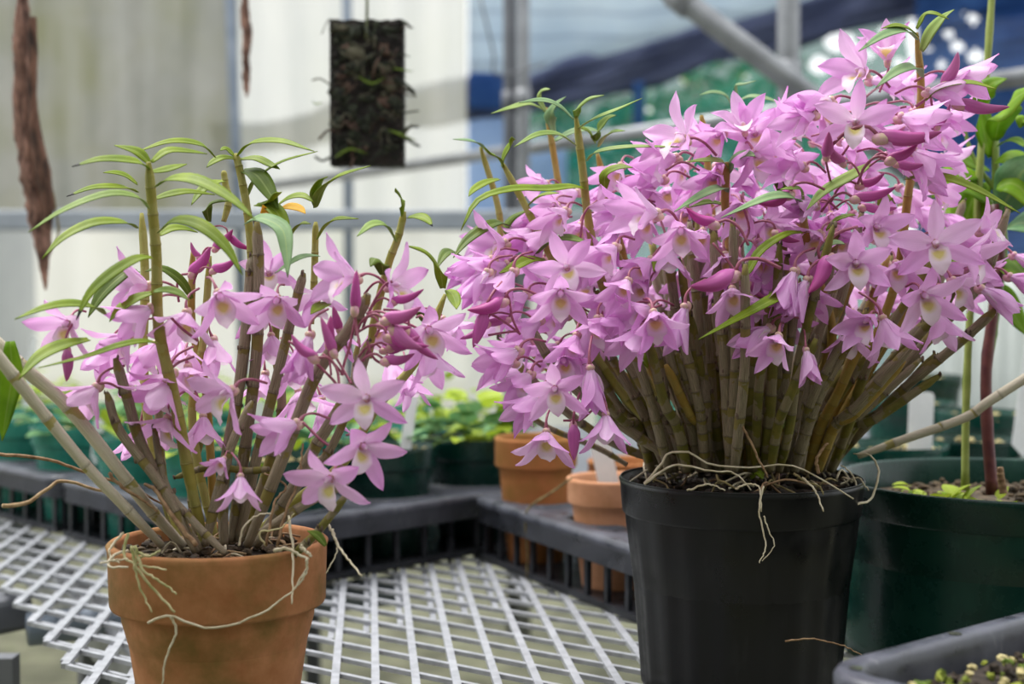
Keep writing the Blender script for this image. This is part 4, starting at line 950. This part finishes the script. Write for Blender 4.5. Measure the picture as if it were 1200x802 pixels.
# ================================================================ TRAYS
def tray(name, O2, d1, d2, L1, L2, cells, hole, zt, label, mat='tray_plastic', group=None):
    """pot-carrying tray: deck with round holes, deep rim, slatted sides. cells = list of hole centres (u, v)"""
    d1 = Vector((d1[0], d1[1], 0)).normalized(); d2 = Vector((d2[0], d2[1], 0)).normalized(); O2 = Vector((O2[0], O2[1], 0))
    root = empty(name, (O2.x, O2.y, BZ), label, 'tray', group)
    m = MB(); us = sorted(set(c[0] for c in cells)); vs = sorted(set(c[1] for c in cells))
    ub = [0] + [(a + b) / 2 for a, b in zip(us, us[1:])] + [L1]; vb = [0] + [(a + b) / 2 for a, b in zip(vs, vs[1:])] + [L2]
    W3 = lambda u, v, z: O2 + d1 * u + d2 * v + EZ * (BZ + z)
    N = 32
    for i, u in enumerate(us):
        for j, v in enumerate(vs):
            sq = []; ci = []
            for k in range(N):
                a = 2 * PI * (k + .5) / N; cx, cy = math.cos(a), math.sin(a)
                tx = ((ub[i + 1] - u) if cx > 0 else (u - ub[i])) / max(abs(cx), 1e-6); ty = ((vb[j + 1] - v) if cy > 0 else (v - vb[j])) / max(abs(cy), 1e-6)
                t = min(tx, ty); sq.append((u + cx * t, v + cy * t)); ci.append((u + cx * hole, v + cy * hole))
            rows = [[W3(a, b, zt - .004) for a, b in sq], [W3(a, b, zt - .004) for a, b in [(u + (x - u) * 1.10, v + (y - v) * 1.10) for x, y in ci]], [W3(a, b, zt) for a, b in [(u + (x - u) * 1.05, v + (y - v) * 1.05) for x, y in ci]], [W3(a, b, zt - .002) for a, b in ci], [W3(a, b, zt - .014) for a, b in ci]]
            m.grid(rows, None, 0, True)
    part('deck', m, mat, root, False)
    # rim with rounded corners
    m = MB(); rc = .03; loop = []
    for cu, cv, a0 in ((L1 - rc, rc, -PI / 2), (L1 - rc, L2 - rc, 0), (rc, L2 - rc, PI / 2), (rc, rc, PI)):
        for k in range(7): a = a0 + PI / 2 * k / 6; loop.append((cu, cv, math.cos(a), math.sin(a)))
    prof = [(rc - .028, zt - .004), (rc - .022, zt - .0005), (rc - .004, zt), (rc + .004, zt - .003), (rc + .005, zt - .012), (rc + .001, zt - .014), (rc + .003, zt - .034), (rc - .003, zt - .036), (rc - .004, zt - .016), (rc - .028, zt - .010)]
    m.grid([[W3(c[0] + c[2] * r, c[1] + c[3] * r, z) for r, z in prof] for c in loop + loop[:1]]); part('rim', m, mat, root)
    # slats round the sides
    for (p, q) in (((0, 0), (L1, 0)), ((L1, 0), (L1, L2)), ((L1, L2), (0, L2)), ((0, L2), (0, 0))):
        ln = math.hypot(q[0] - p[0], q[1] - p[1]); k = max(3, int(ln / .052))
        for i in range(k + 1):
            t = .02 / ln + (1 - .04 / ln) * i / k; u = p[0] + (q[0] - p[0]) * t; v = p[1] + (q[1] - p[1]) * t
            inset = .010; u = min(max(u, inset), L1 - inset); v = min(max(v, inset), L2 - inset)
            s = MB(); s.box(W3(u, v, (zt - .03) / 2 + .001), (.008, .006, zt - .03), ((d1 if q[1] == p[1] else d2), (d2 if q[1] == p[1] else d1), EZ)); part('slat', s, 'tray_dark', root, False)
    m = MB()
    for (a, b) in (((.01, .01), (L1 - .01, .01)), ((L1 - .01, .01), (L1 - .01, L2 - .01)), ((L1 - .01, L2 - .01), (.01, L2 - .01)), ((.01, L2 - .01), (.01, .01))): strand(m, W3(a[0], a[1], .005), W3(b[0], b[1], .005), .014, .008)
    m2 = MB(); m2.box(W3(L1 / 2, L2 / 2, .0035), (L1 - .03, L2 - .03, .004), (d1, d2, EZ)); part('base', m2, 'tray_dark', root, False)  # dark plate added so the inside of the tray looks shaded
    part('foot_rim', m, 'tray_dark', root, False)
    return root, W3
ZT = .088
cA = [(u, v) for u in (.09, .265, .44) for v in (.10, .28, .46)]
tA, WA = tray('pot_tray', (-.300, 1.72), (.707, .707), (-.68, .733), .53, .56, cA, .066, ZT, 'dark grey pot tray with green pots, its near corner behind the terracotta orchid pot')
oA2 = Vector((-.300, 1.72, 0)) + Vector((-.68, .733, 0)) * .575
cA2 = [(u, v) for u in (.09, .265, .44) for v in (.10, .28, .46)]
tA2, WA2 = tray('pot_tray', (oA2.x, oA2.y), (.707, .707), (-.68, .733), .53, .56, cA2, .066, ZT, 'dark grey pot tray of teal pots beyond the first one, at the left edge')
cB = [(u, v) for u in (.075, .255, .405) for v in (.062, .20)]
tB, WB = tray('pot_tray', (-.053, 1.95), (.437, -.9), (.9, .437), .47, .27, cB, .050, ZT, 'dark grey slatted pot tray holding small terracotta pots beside the black pot')

# ---- pots in them
def plant_leaf_mesh(name, L, Wd, mat, bend=.5):
    m = MB(); rows = []; uvs = []
    for i in range(9):
        v = i / 8; w = Wd / 2 * (math.sin(PI * min(1, v * .98 + .02) ** .75)) ** .85 + .0003
        y = L * v; z = -bend * L * .5 * v * v
        rows.append([(w * u, y, z + abs(u) * w * .25) for u in (-1, -.5, 0, .5, 1)]); uvs.append([(j / 4, v) for j in range(5)])
    m.grid(rows, uvs); return m.mesh(name, [mat])
LM = {k: plant_leaf_mesh('leaf', 1, w, mt, b) for k, (w, mt, b) in dict(round=(1.0, 'leaf_blue_green', .4), lime=(.85, 'leaf_lime', .5), broad=(.42, 'leaf_broad', .5), green=(.5, 'leaf', .6), dark=(.4, 'leaf_dark', .6)).items()}
def leafy(root, c, n, spread, h, kinds, s0, s1, seed=1):
    q = random.Random(seed)
    for _ in range(n):
        a = q.uniform(0, 6.28); d = spread * math.sqrt(q.random()); z = h * q.random() * (1 - .4 * d / spread)
        p = Vector((c[0] + d * math.cos(a), c[1] + d * math.sin(a), c[2] + z)); s = q.uniform(s0, s1)
        mt = Matrix.Translation(p - root.location) @ Matrix.Rotation(a - PI / 2 + q.uniform(-.6, .6), 4, 'Z') @ Matrix.Rotation(q.uniform(-.1, .9), 4, 'X') @ Matrix.Scale(s, 4)
        link('leaf', LM[q.choice(kinds)], root, mat=mt)
def stick_label(x, y, z0, h, w, lean, label, rotz=0.0, group=None):
    m = MB(); pts = [(-w / 2, 0), (-w / 2, h * .82), (-w / 2, h - .004), (-w / 2 + .004, h), (w / 2 - .004, h), (w / 2, h - .004), (w / 2, h * .82), (w / 2, 0), (0, -.015)]
    n_ = len(pts); R3 = Matrix.Rotation(rotz, 3, 'Z') @ Matrix.Rotation(lean, 3, 'Y'); vs = []
    for t in (-.0006, .0006): vs += [Vector((x, y, z0)) + R3 @ Vector((a, t, b)) for a, b in pts]
    m.add(vs, [tuple(range(n_)), tuple(reversed(range(n_, 2 * n_)))] + [(i, n_ + i, n_ + (i + 1) % n_, (i + 1) % n_) for i in range(n_)])
    o = part('plant_label', m, 'label_plastic', None, False); tag(o, label, 'label', group)
def green_pot(W3, u, v, r, label, mat, group, seed, plant=None, n=26, top=.062):
    c = W3(u, v, 0); h = ZT + top; c.z = BZ + .004
    root = empty('potted_plant', c, label, 'plant', group)
    pot_part(root, c, r, h, .030, mat, .70, .004, .003, n=48)
    soil(root, c, r - .008, c.z + h - .016, ['bark_chip', 'gravel'], 50, (.004, .009), seed)
    if plant: leafy(root, (c.x, c.y, c.z + h - .012), n, r * .95, plant[1], plant[0], plant[2], plant[3], seed)
    return root, c
green_pot(WA, .44, .095, .079, 'dark green pot of scalloped yellow and blue-green leaves beside the terracotta pots', 'green_plastic_dark', None, 11, (['round', 'lime', 'lime', 'round'], .085, .028, .048), 70)
green_pot(WA, .265, .10, .077, 'dark green pot with a white label, between the two orchids', 'green_plastic_dark', None, 12, (['round', 'dark'], .03, .02, .035), 14)
green_pot(WA, .09, .10, .077, 'green pot directly behind the terracotta orchid pot', 'green_plastic', None, 13, (['green'], .04, .02, .04), 12)
kinds = [(['lime', 'green'], .05, .03, .05), (['green', 'dark'], .06, .03, .06), (['round'], .04, .03, .045), None]
ci = 0
where = {(.09, 0): 'front corner', }
rown = ['nearest', 'second', 'third']
for (W3, cells, tn) in ((WA, cA, 'first'), (WA2, cA2, 'second')):
    for (u, v) in cells:
        if W3 is WA and v < .15: continue
        iu = (.09, .265, .44).index(u); iv = (.10, .28, .46).index(v)
        lb = 'teal plastic pot, %s along and %s across, in the %s green-pot tray' % (rown[iu], rown[iv], tn)
        green_pot(W3, u, v, .077, lb, 'teal_plastic', 'teal pots in the two trays', 20 + ci, kinds[ci % 4] if ci % 4 != 3 else None, 16); ci += 1
# white label in the second green pot
c = WA(.265, .10, 0); p1 = P(478, 520, 1.93); stick_label(p1.x - .008, 1.93, p1.z - .04, .115, .015, .14, 'white plant label leaning in a dark green pot between the orchids')
def terra_pot(c, r, h, label, mat, seed, band=.035, group=None):
    root = empty('terracotta_pot', c, label, 'pot', group)
    pot_part(root, c, r, h, band, mat, .66, .006, .003, n=56)
    soil(root, c, r - .009, c.z + h - .020, ['bark_chip_dark', 'bark_chip'], 60, (.006, .012), seed); return root
def TB(u, v, dz=.004): c = WB(u, v, 0); c.z = BZ + dz; return c
terra_pot(TB(.068, .062), .0575, .168, 'brown-orange terracotta pot at the corner of the tray', 'terracotta_brown', 31, .040)
terra_pot(TB(.262, .070), .0580, .136, 'pale orange terracotta pot half hidden by the black pot', 'terracotta_pale', 32, .032)
terra_pot(TB(.075, .20), .0560, .130, 'terracotta pot in the back row of the small-pot tray, behind the corner one', 'terracotta_brown', 33)
terra_pot(TB(.255, .20), .0560, .120, 'terracotta pot in the back row of the small-pot tray, behind the pale one', 'terracotta', 34)
p1 = P(716, 560, 1.76); stick_label(p1.x, 1.76, p1.z - .02, .075, .026, -.22, 'short broad white label in the pale terracotta pot', .2)
m = MB(); m.tube(path([(616, 601), (626, 590), (650, 575), (670, 560)], 1.80, 1.7, 14), .0013, 5); m.tube(path([(615, 602), (616, 620), (618, 650), (617, 680)], 1.80, 1.80, 10), .0010, 5)
tag(part('loose_root', m, 'fibre', None), 'thin straw-coloured root hanging over the tray of small terracotta pots', 'root')

# ---- front tray, lower right
fd1 = Vector((.77, .64, 0)); fd2 = Vector((.64, -.77, 0))
fO = Vector((.197, .897, 0)); zt = .129
ft = empty('seed_tray', (fO.x, fO.y, BZ), 'scuffed grey tray with rounded corner and holed rim at the lower right', 'tray')
WF = lambda u, v, z: fO + fd1 * u + fd2 * v + EZ * (BZ + z)
loop = []; rc = .035; L1, L2 = .48, .30
for cu, cv, a0 in ((L1 - rc, rc, -PI / 2), (L1 - rc, L2 - rc, 0), (rc, L2 - rc, PI / 2), (rc, rc, PI)):
    for k in range(9): a = a0 + PI / 2 * k / 8; loop.append((cu, cv, math.cos(a), math.sin(a)))
prof = [(rc - .020, .006), (rc - .013, zt - .010), (rc - .012, zt - .003), (rc - .010, zt), (rc + .004, zt), (rc + .007, zt - .004), (rc + .007, zt - .014), (rc + .003, zt - .014), (rc - .005, .0), (rc - .030, .0)]
m = MB(); m.grid([[WF(c[0] + c[2] * r, c[1] + c[3] * r, z) for r, z in prof] for c in loop + loop[:1]]); part('wall', m, 'tray_plastic', ft)
m = MB(); m.box(WF(L1 / 2, L2 / 2, .004), (L1 - .03, L2 - .03, .006), (fd1, fd2, EZ)); part('base', m, 'tray_dark', ft, False)
m = MB()
for j in range(16):
    t = .03 + j * .028; m.box(WF(t, .0095, .064), (.002, .004, .112), (fd1, fd2, EZ))
part('side_rib', m, 'tray_plastic', ft, False, kind='stuff')
for u in (.016, .145, .275, .405):
    m = MB(); rows = []
    for r, z in ((.0048, zt + .0006), (.0040, zt + .0009), (.0034, zt + .0004), (.001, zt + .0003)): rows.append([WF(u if u > .02 else .017, .0025 if u > .02 else .014, z) + fd1 * (r * math.cos(2 * PI * k / 16)) + fd2 * (r * math.sin(2 * PI * k / 16)) for k in range(16)])
    m.grid(rows, None, 0, True); part('rim_hole_shade', m, 'moss_hole_black', ft)  # disc on the rim; the hole's inner shade is put into its colour
m = MB(); rows = [[WF(.02 + (L1 - .04) * i / 20, .02 + (L2 - .04) * j / 14, zt - .021 + .008 * noise.noise(Vector((i * .5, j * .5, 3)))) for j in range(15)] for i in range(21)]
m.grid(rows, None, 0)
q = random.Random(5)
for k in range(900):
    u = q.uniform(.03, L1 - .03); v = q.uniform(.03, L2 - .03); m.blob(WF(u, v, zt - .015 + q.uniform(-.002, .005)), q.uniform(.002, .0055), (1, 1, .8), 5, 7, q.choice([1, 1, 0, 2, 0]), .9)
part('growing_moss', m, ['bark_chip_dark', 'moss', 'gravel'], ft, False, kind='stuff')

# ================================================================ BIG GREEN POT, RIGHT
GC = Vector((P(1188, 560, 1.45).x, 1.45, BZ))
gp = empty('potted_plant', GC, 'tall broad-leaved plant in a wide dark green pot at the right edge', 'plant')
zr = P(1196, 560, 1.45).z - BZ
pot_part(gp, GC, .180, zr, .034, 'green_plastic_dark', .97, .005, .003, ribs=0, n=110)
soil(gp, GC, .172, BZ + zr - .030, ['bark_chip', 'bark_chip'], 300, (.004, .010), 15)
q = random.Random(8)
for k in range(34):
    x = GC.x - .075 + q.gauss(0, .030); y = GC.y - .02 + q.gauss(0, .03); mt = Matrix.Translation(Vector((x, y, BZ + zr - .026 + q.uniform(0, .012))) - GC) @ Matrix.Rotation(q.uniform(0, 6.3), 4, 'Z') @ Matrix.Rotation(q.uniform(0, 1.0), 4, 'X') @ Matrix.Scale(q.uniform(.014, .026), 4)
    link('leaf', LM[q.choice(['green', 'broad', 'lime'])], gp, mat=mt)
def stem(root, px, Y0, Y1, r0, r1, mat, name='stem'):
    pts = path(px, Y0, Y1, 24); m = MB(); m.tube(pts, [r0 + (r1 - r0) * i / 23 + (.0006 if i % 5 == 0 else 0) for i in range(24)], 9); return part(name, m, mat, root)
stem(gp, [(1131, 575), (1132, 480), (1136, 380), (1142, 300), (1148, 200), (1158, 60), (1164, -30)], 1.44, 1.52, .0040, .0036, 'bamboo')
stem(gp, [(1163, 580), (1157, 500), (1156, 430), (1166, 350), (1172, 300), (1165, 240)], 1.44, 1.47, .0062, .0050, 'stem_red')
stem(gp, [(1156, 430), (1162, 400), (1166, 370), (1172, 330), (1176, 280), (1168, 230), (1166, 160)], 1.455, 1.50, .0048, .0040, 'stem_green')
stem(gp, [(1176, 578), (1173, 560), (1172, 548)], 1.40, 1.40, .004, .003, 'twig')
stem(gp, [(1172, 230), (1150, 200), (1135, 170), (1128, 130)], 1.49, 1.52, .0026, .0018, 'stem_green')
def bl(px, w, y0, y1, mt='leaf_broad'): leaf(gp, px, w, y0, y1, mt, roll=.9, fold=.15, base=.15, peak=.45, tipsharp=1.8)
for a in [([(1163, 150), (1150, 120), (1160, 100), (1180, 92)], 24, 1.50, 1.48), ([(1170, 300), (1140, 300), (1110, 312), (1090, 330)], 40, 1.54, 1.52), ([(1160, 215), (1140, 235), (1132, 262), (1135, 290)], 38, 1.5, 1.48), ([(1168, 220), (1185, 215), (1200, 225), (1212, 250)], 40, 1.46, 1.42), ([(1166, 165), (1172, 140), (1185, 120), (1210, 102)], 42, 1.480, 1.420), ([(1160, 185), (1152, 150), (1150, 130)], 24, 1.500, 1.480), ([(1168, 240), (1140, 220), (1115, 215), (1092, 232)], 48, 1.500, 1.440),
          ([(1170, 250), (1185, 225), (1200, 200), (1225, 185)], 46, 1.480, 1.420, 'leaf_blue_green'), ([(1172, 262), (1150, 262), (1125, 280), (1105, 300)], 50, 1.520, 1.480), ([(1175, 270), (1195, 262), (1215, 265), (1240, 280)], 60, 1.470, 1.400, 'leaf_blue_green'),
          ([(1160, 200), (1135, 190), (1115, 175), (1098, 165)], 20, 1.520, 1.500), ([(1168, 172), (1180, 165), (1192, 165), (1200, 172)], 16, 1.470, 1.420), ([(1166, 190), (1180, 185), (1198, 190), (1215, 205)], 26, 1.490, 1.450), ([(1150, 205), (1130, 205), (1118, 215)], 22, 1.500, 1.470),
          ([(1175, 300), (1190, 310), (1205, 330), (1215, 360)], 44, 1.490, 1.420), ([(1195, 150), (1198, 140), (1205, 150)], 12, 1.420, 1.420), ([(1165, 330), (1175, 345), (1190, 372), (1205, 395)], 26, 1.490, 1.470), ([(1150, 230), (1125, 245), (1100, 250), (1075, 262)], 36, 1.560, 1.540)]: bl(*a)

# behind the green pot: a row of labelled pots on the far bench side
def back_pot(px, py, Y, r, h, label, mat, seed, plant=None, n=24, group=None, ground=None, mats=('bark_chip', 'gravel'), rimdrop=.014):
    """rim centre at the photo point; stands on the bench-high surface"""
    c = P(px, py, Y); base = Vector((c.x, Y, c.z - h)); root = empty('potted_plant', base, label, 'plant', group)
    pot_part(root, base, r, h, .024, mat, .74, .004, .003, n=40); soil(root, base, r - .007, base.z + h - rimdrop, list(mats), 46, (.005, .010), seed)
    if plant: leafy(root, (base.x, base.y, base.z + h - .01), n, r * 1.0, plant[1], plant[0], plant[2], plant[3], seed)
    return root
def bpot(px, py, Y, r, label, mat, seed, **k):
    h = P(px, py, Y).z - BZ - .002; return back_pot(px, py, Y, r, h, label, mat, seed, **k)
bpot(1045, 520, 1.96, .078, 'green pot of gravel with a white label behind the black pot', 'green_plastic', 51)
bpot(1140, 513, 2.05, .070, 'dark green gravel-topped pot behind the thin green stem', 'green_plastic_dark', 52)
bpot(1272, 515, 2.02, .068, 'green pot at the right edge behind the wide pot, with a tall white label', 'green_plastic', 53)
bpot(1150, 482, 2.30, .074, 'green pot of pale gravel, further back behind the reddish stem', 'green_plastic', 54)
bpot(1065, 470, 2.45, .078, 'green pot standing behind the right side of the black pot', 'green_plastic', 55)
bpot(1080, 440, 2.80, .080, 'tall dark green pot seen between the leaning canes', 'green_plastic_dark', 56)
p1 = P(1077, 530, 1.93); stick_label(p1.x, 1.93, p1.z - .02, .102, .034, .03, 'wide white label upright behind the black pot')
p1 = P(1200, 506, 1.96); stick_label(p1.x, 1.96, p1.z - .02, .14, .034, .12, 'tall white label leaning at the right edge')
p1 = P(1045, 470, 2.45); stick_label(p1.x, 2.45, p1.z - .02, .09, .018, .3, 'narrow white label glimpsed through the leaning canes')
# corrugated light panel
pb = P(1050, 352, 3.1); m = MB(); rows = []
for i in range(121):
    x = pb.x + i * .0085; y = 3.1 + .012 * math.sin(i * PI / 4); rows.append([(x, y, .35), (x, y, P(1050, 300, 3.1).z)])
m.grid(rows); simple('panel_white', (176, 182, 178), (196, 202, 198), 3, .6, .05)
o = part('corrugated_panel', m, 'panel_white', None); s = o.modifiers.new('thickness', 'SOLIDIFY'); s.thickness = .003
tag(o, 'whitish corrugated panel behind the wide green pot', 'panel')

# ================================================================ FAR BENCH with teal pots, left and centre
fb = empty('bench', (-1.0, 3.3, 0), 'long grey bench beyond the trays, crowded with teal pots', 'bench')
m = MB(); m.box((-.55, 3.35, .72), (3.4, 1.3, .03)); bevel(part('bench_top', m, 'steel_dark', fb, False), .005)
for x in (-2.15, -.55, 1.05):
    for y in (2.8, 3.9): m = MB(); m.box((x, y, .352), (.04, .04, .704)); part('leg', m, 'steel_dark', fb, False)
q = random.Random(21); k = 0
words_ = ['first', 'second', 'third', 'fourth', 'fifth', 'sixth', 'seventh', 'eighth', 'ninth', 'tenth', 'eleventh', 'twelfth']
for row, (Y, py) in enumerate([(2.85, 452), (3.12, 436), (3.42, 420)]):
    for i in range(11):
        px = -30 + i * (62 if row == 0 else 56 if row == 1 else 52) + row * 22
        if px > 640: continue
        c = P(px, py, Y)
        if any((Vector((c.x, Y, 0)) - WA2(u, v, 0).xy.to_3d()).length < .135 for u, v in cells): continue
        base = Vector((c.x, Y, .735)); h = .085 + .035 * q.random()
        root = empty('potted_plant', base, 'small teal pot on the far bench, %s from the left in the %s row' % (words_[i], ['front', 'middle', 'back'][row]), 'plant', 'teal pots on the far bench')
        pot_part(root, base, .048, h, .020, 'teal_plastic', .72, .003, .002, n=28)
        soil(root, base, .043, base.z + h - .010, ['bark_chip', 'moss'], 18, (.004, .009), 60 + k)
        if 150 < px < 330 or q.random() < .45: leafy(root, (base.x, base.y, base.z + h - .008), 16, .055, .07 if q.random() < .6 else .12, q.choice([['lime', 'green'], ['green'], ['round', 'lime']]), .035, .06, 60 + k)
        k += 1
for i, (px, py, Y, h, lb) in enumerate([(30, 470, 2.85, .15, 'small white label in the teal pots at the far left'), (112, 520, 2.2, .06, 'white label low among the teal pots behind the whitish canes'), (300, 500, 2.25, .06, 'white label in a teal pot behind the terracotta orchid')]):
    p1 = P(px, py, Y); stick_label(p1.x, Y, p1.z - .02, h, .016, .12, lb)

# ================================================================ HANGING THINGS
# tree-fern slab on a wire
Y = 2.0; a = P(388, 26, Y); b = P(474, 195, Y); cx = (a.x + b.x) / 2; w = b.x - a.x; h = a.z - b.z
slab = empty('hanging_fern_slab', (cx, Y, b.z), 'black tree-fern slab hung on a wire, matted with dry roots and scraps', 'slab')
m = MB(); NX, NZ = 22, 40
def slab_pt(face, i, j):
    x = -w / 2 + w * i / NX; z = h * j / NZ; k = .004 * noise.noise(Vector((x * 90, z * 90, face * 7))) + .002 * noise.noise(Vector((x * 300, z * 300, 1)))
    e = .002 * noise.noise(Vector((z * 120, face, 5))); return Vector((cx + x * (1 - e * 4), Y + face * (.018 + k), b.z + z + .003 * noise.noise(Vector((x * 80, 0, j == 0)))))
fr = [[slab_pt(-1, i, j) for j in range(NZ + 1)] for i in range(NX + 1)]; bk = [[slab_pt(1, i, j) for j in range(NZ + 1)] for i in range(NX + 1)]
m.grid(fr); m.grid(bk); m.grid([fr[0], bk[0]]); m.grid([fr[-1], bk[-1]]); m.grid([[r[0] for r in fr], [r[0] for r in bk]]); m.grid([[r[-1] for r in fr], [r[-1] for r in bk]])
simple('fern_black', (20, 18, 17), (44, 38, 34), 60, .95, 1, .004); part('slab', m, 'fern_black', slab, False)
q = random.Random(4); m = MB()
for k in range(80):
    x = q.uniform(-w * .42, w * .42); z = q.uniform(.01, h * .97); s = q.uniform(.003, .011)
    m.blob((cx + x, Y - .018, b.z + z), s, (q.uniform(.6, 1.6), .5, q.uniform(.5, 1.2)), 5, 8, q.choice([0, 0, 0, 1, 2]), 1.3)
simple('scrap_brown', (58, 44, 36), (98, 76, 64), 60, .9, .5); simple('scrap_grey', (56, 56, 42), (98, 94, 76), 60, .9, .5)
part('debris', m, ['moss_hole_black', 'scrap_brown', 'scrap_grey'], slab, kind='stuff')
for k in range(70):
    x = q.uniform(-w * .5, w * .5); z = q.uniform(.01, h); p = Vector((cx + x, Y - .020, b.z + z)); a_ = q.uniform(0, 6.3); l = q.uniform(.010, .032)
    if abs(x) > w * .32: a_ = (0 if x > 0 else PI) + q.uniform(-.7, .7)
    d = Vector((math.cos(a_), -.2, math.sin(a_)))
    m = MB(); m.tube(spline([p, p + d * l * .5 + Vector((0, -.006, q.uniform(-.008, .008))), p + d * l + Vector((0, 0, q.uniform(-.012, .004)))], 7), q.choice([.0008, .0012, .0018]), 4); part('dry_root', m, q.choice(['scrap_grey', 'moss_hole_black', 'moss_hole_black', 'scrap_brown']), slab)
leafq = [([(455, 152), (470, 158), (488, 165)], 6), ([(460, 80), (472, 82), (484, 84)], 4), ([(392, 185), (410, 175), (430, 180)], 6), ([(378, 120), (370, 122), (366, 118)], 3), ([(420, 90), (436, 98), (452, 90)], 6)]
for px, wd in leafq: leaf(slab, px, wd, Y - .025, Y - .03, 'leaf_dark')
m = MB(); m.tube([P(429, 45, Y - .021), P(430, 20, Y - .019), P(430, -60, Y), P(430, -260, Y)], .0022, 6); part('wire', m, 'wire', slab)
# long bark strips
def bark(name, outline, Y, label, mat, seed, th=.012):
    """outline rows (py, px_left, px_right)"""
    top = P(outline[0][1], outline[0][0], Y); root = empty(name, (top.x, Y, P(0, outline[-1][0], Y).z), label, 'bark')
    m = MB(); rows = []; N = 46; uvs = []
    for i in range(N + 1):
        t = i / N * (len(outline) - 1); k = min(int(t), len(outline) - 2); f = t - k; A_, B_ = outline[k], outline[k + 1]
        py = A_[0] + (B_[0] - A_[0]) * f; l = A_[1] + (B_[1] - A_[1]) * f; r = A_[2] + (B_[2] - A_[2]) * f
        c = P((l + r) / 2, py, Y); hw = (r - l) / 2 / F * Y; row = []
        for j in range(14):
            a = 2 * PI * j / 14; rr = 1 + .5 * noise.noise(Vector((math.cos(a) * 1.5, math.sin(a) * 1.5 + seed, i * .22))) + .5 * noise.noise(Vector((math.cos(a) * 5, math.sin(a) * 5, i * .8 + seed)))
            row.append(Vector((c.x + hw * rr * math.cos(a), Y + min(th, hw * 1.2) * rr * math.sin(a), c.z)))
        rows.append(row)
    m.grid(rows, None, 0, True); part('bark_strip', m, mat, root); return root
bk1 = bark('hanging_bark', [(-160, 24, 30), (-20, 22, 32), (20, 18, 34), (90, 16, 34), (160, 17, 40), (200, 24, 50), (240, 32, 58), (280, 40, 60), (315, 47, 56), (340, 52, 55)], 2.0, 'long strip of reddish-brown bark hanging at the far left, tapering to a point', 'cork', 1)
def add_bark(root, outline, Y, mat, seed):
    m = MB(); rows = []
    for i in range(31):
        t = i / 30 * (len(outline) - 1); k = min(int(t), len(outline) - 2); f = t - k; A_, B_ = outline[k], outline[k + 1]
        py = A_[0] + (B_[0] - A_[0]) * f; l = A_[1] + (B_[1] - A_[1]) * f; r = A_[2] + (B_[2] - A_[2]) * f; c = P((l + r) / 2, py, Y); hw = (r - l) / 2 / F * Y
        rows.append([Vector((c.x + hw * (1 + .3 * noise.noise(Vector((j, i * .3, seed)))) * math.cos(2 * PI * j / 12), Y + hw * .8 * math.sin(2 * PI * j / 12), c.z)) for j in range(12)])
    m.grid(rows, None, 0, True); part('bark_strip', m, mat, root)
add_bark(bk1, [(20, 34, 43), (60, 33, 44), (110, 33, 43), (150, 34, 47), (200, 40, 60), (240, 50, 64), (270, 55, 60)], 1.985, 'cork_dark', 9)
m = MB(); m.tube(path([(62, 225), (66, 250), (69, 270), (66, 285)], 1.99, n=10), .0018, 5); part('fibre', m, 'fibre', bk1)
m = MB(); m.tube([P(27, -150, 2.0), P(27, -330, 2.0)], .0015, 5); part('wire', m, 'wire', bk1)
bk2 = bark('hanging_bark', [(-120, 282, 288), (0, 282, 291), (40, 284, 295), (80, 284, 293), (105, 286, 292), (114, 288, 290)], 2.3, 'short thin strip of bark hanging beside the left post', 'cork', 5, .008)
m = MB(); m.tube([P(285, -110, 2.3), P(285, -330, 2.3)], .0015, 5); part('wire', m, 'wire', bk2)

# ================================================================ OUTSIDE FOLIAGE seen through the teal net
simple('leaf_far', (70, 130, 56), (130, 176, 90), 3, .5, .1, trans=.3); simple('leaf_far_pale', (190, 204, 170), (226, 226, 214), 3, .5, .1, trans=.3); simple('blossom_far', (226, 170, 158), (238, 196, 186), 3, .5, .1, trans=.3)
def shrub(px, py, Y, r, n, mats, label, seed, ls=.06):
    c = P(px, py, Y); q = random.Random(seed); root = empty('shrub', (c.x, Y, 0), label, 'shrub', 'shrubs outside beyond the nets')
    m = MB(); zc = c.z
    for _ in range(n):
        d = Vector((q.gauss(0, 1), q.gauss(0, 1), q.gauss(0, 1))).normalized() * r * q.random() ** .4; p = Vector((c.x, Y, zc)) + Vector((d.x, d.y * .6, d.z))
        x = Vector((q.uniform(-1, 1), q.uniform(-1, 1), q.uniform(-1, 1))).normalized(); y = x.cross(Vector((q.uniform(-1, 1), q.uniform(-1, 1), q.uniform(-1, 1)))).normalized(); s = ls * q.uniform(.6, 1.3)
        m.add([p - x * s, p - y * s * .4, p + x * s, p + y * s * .4], [(0, 1, 2, 3)], None, q.choice(range(len(mats))) if q.random() < .3 else 0)
    part('foliage', m, mats, root, False, kind='stuff')
    m = MB(); m.tube([(c.x, Y, 0), (c.x, Y, zc)], .03, 8); part('trunk', m, 'twig', root)
for i, (px, py, mats, lb) in enumerate([(690, 180, ['leaf_far', 'leaf_far_pale'], 'green shrub behind the teal net, near the paired posts'), (790, 150, ['leaf_far', 'blossom_far'], 'shrub with pinkish blossom behind the teal net'), (880, 130, ['leaf_far', 'blossom_far', 'leaf_far_pale'], 'shrub with pink and white blossom left of the crossed post'), (960, 170, ['leaf_far', 'leaf_far_pale'], 'shrub behind the teal net, right of the crossed post'), (1130, 160, ['leaf_far', 'leaf_far_pale'], 'shrub behind the deep blue net')]):
    shrub(px, py, 10.6 + 1.3 * (i % 2), .52, 420, mats, lb, 40 + i, .085)
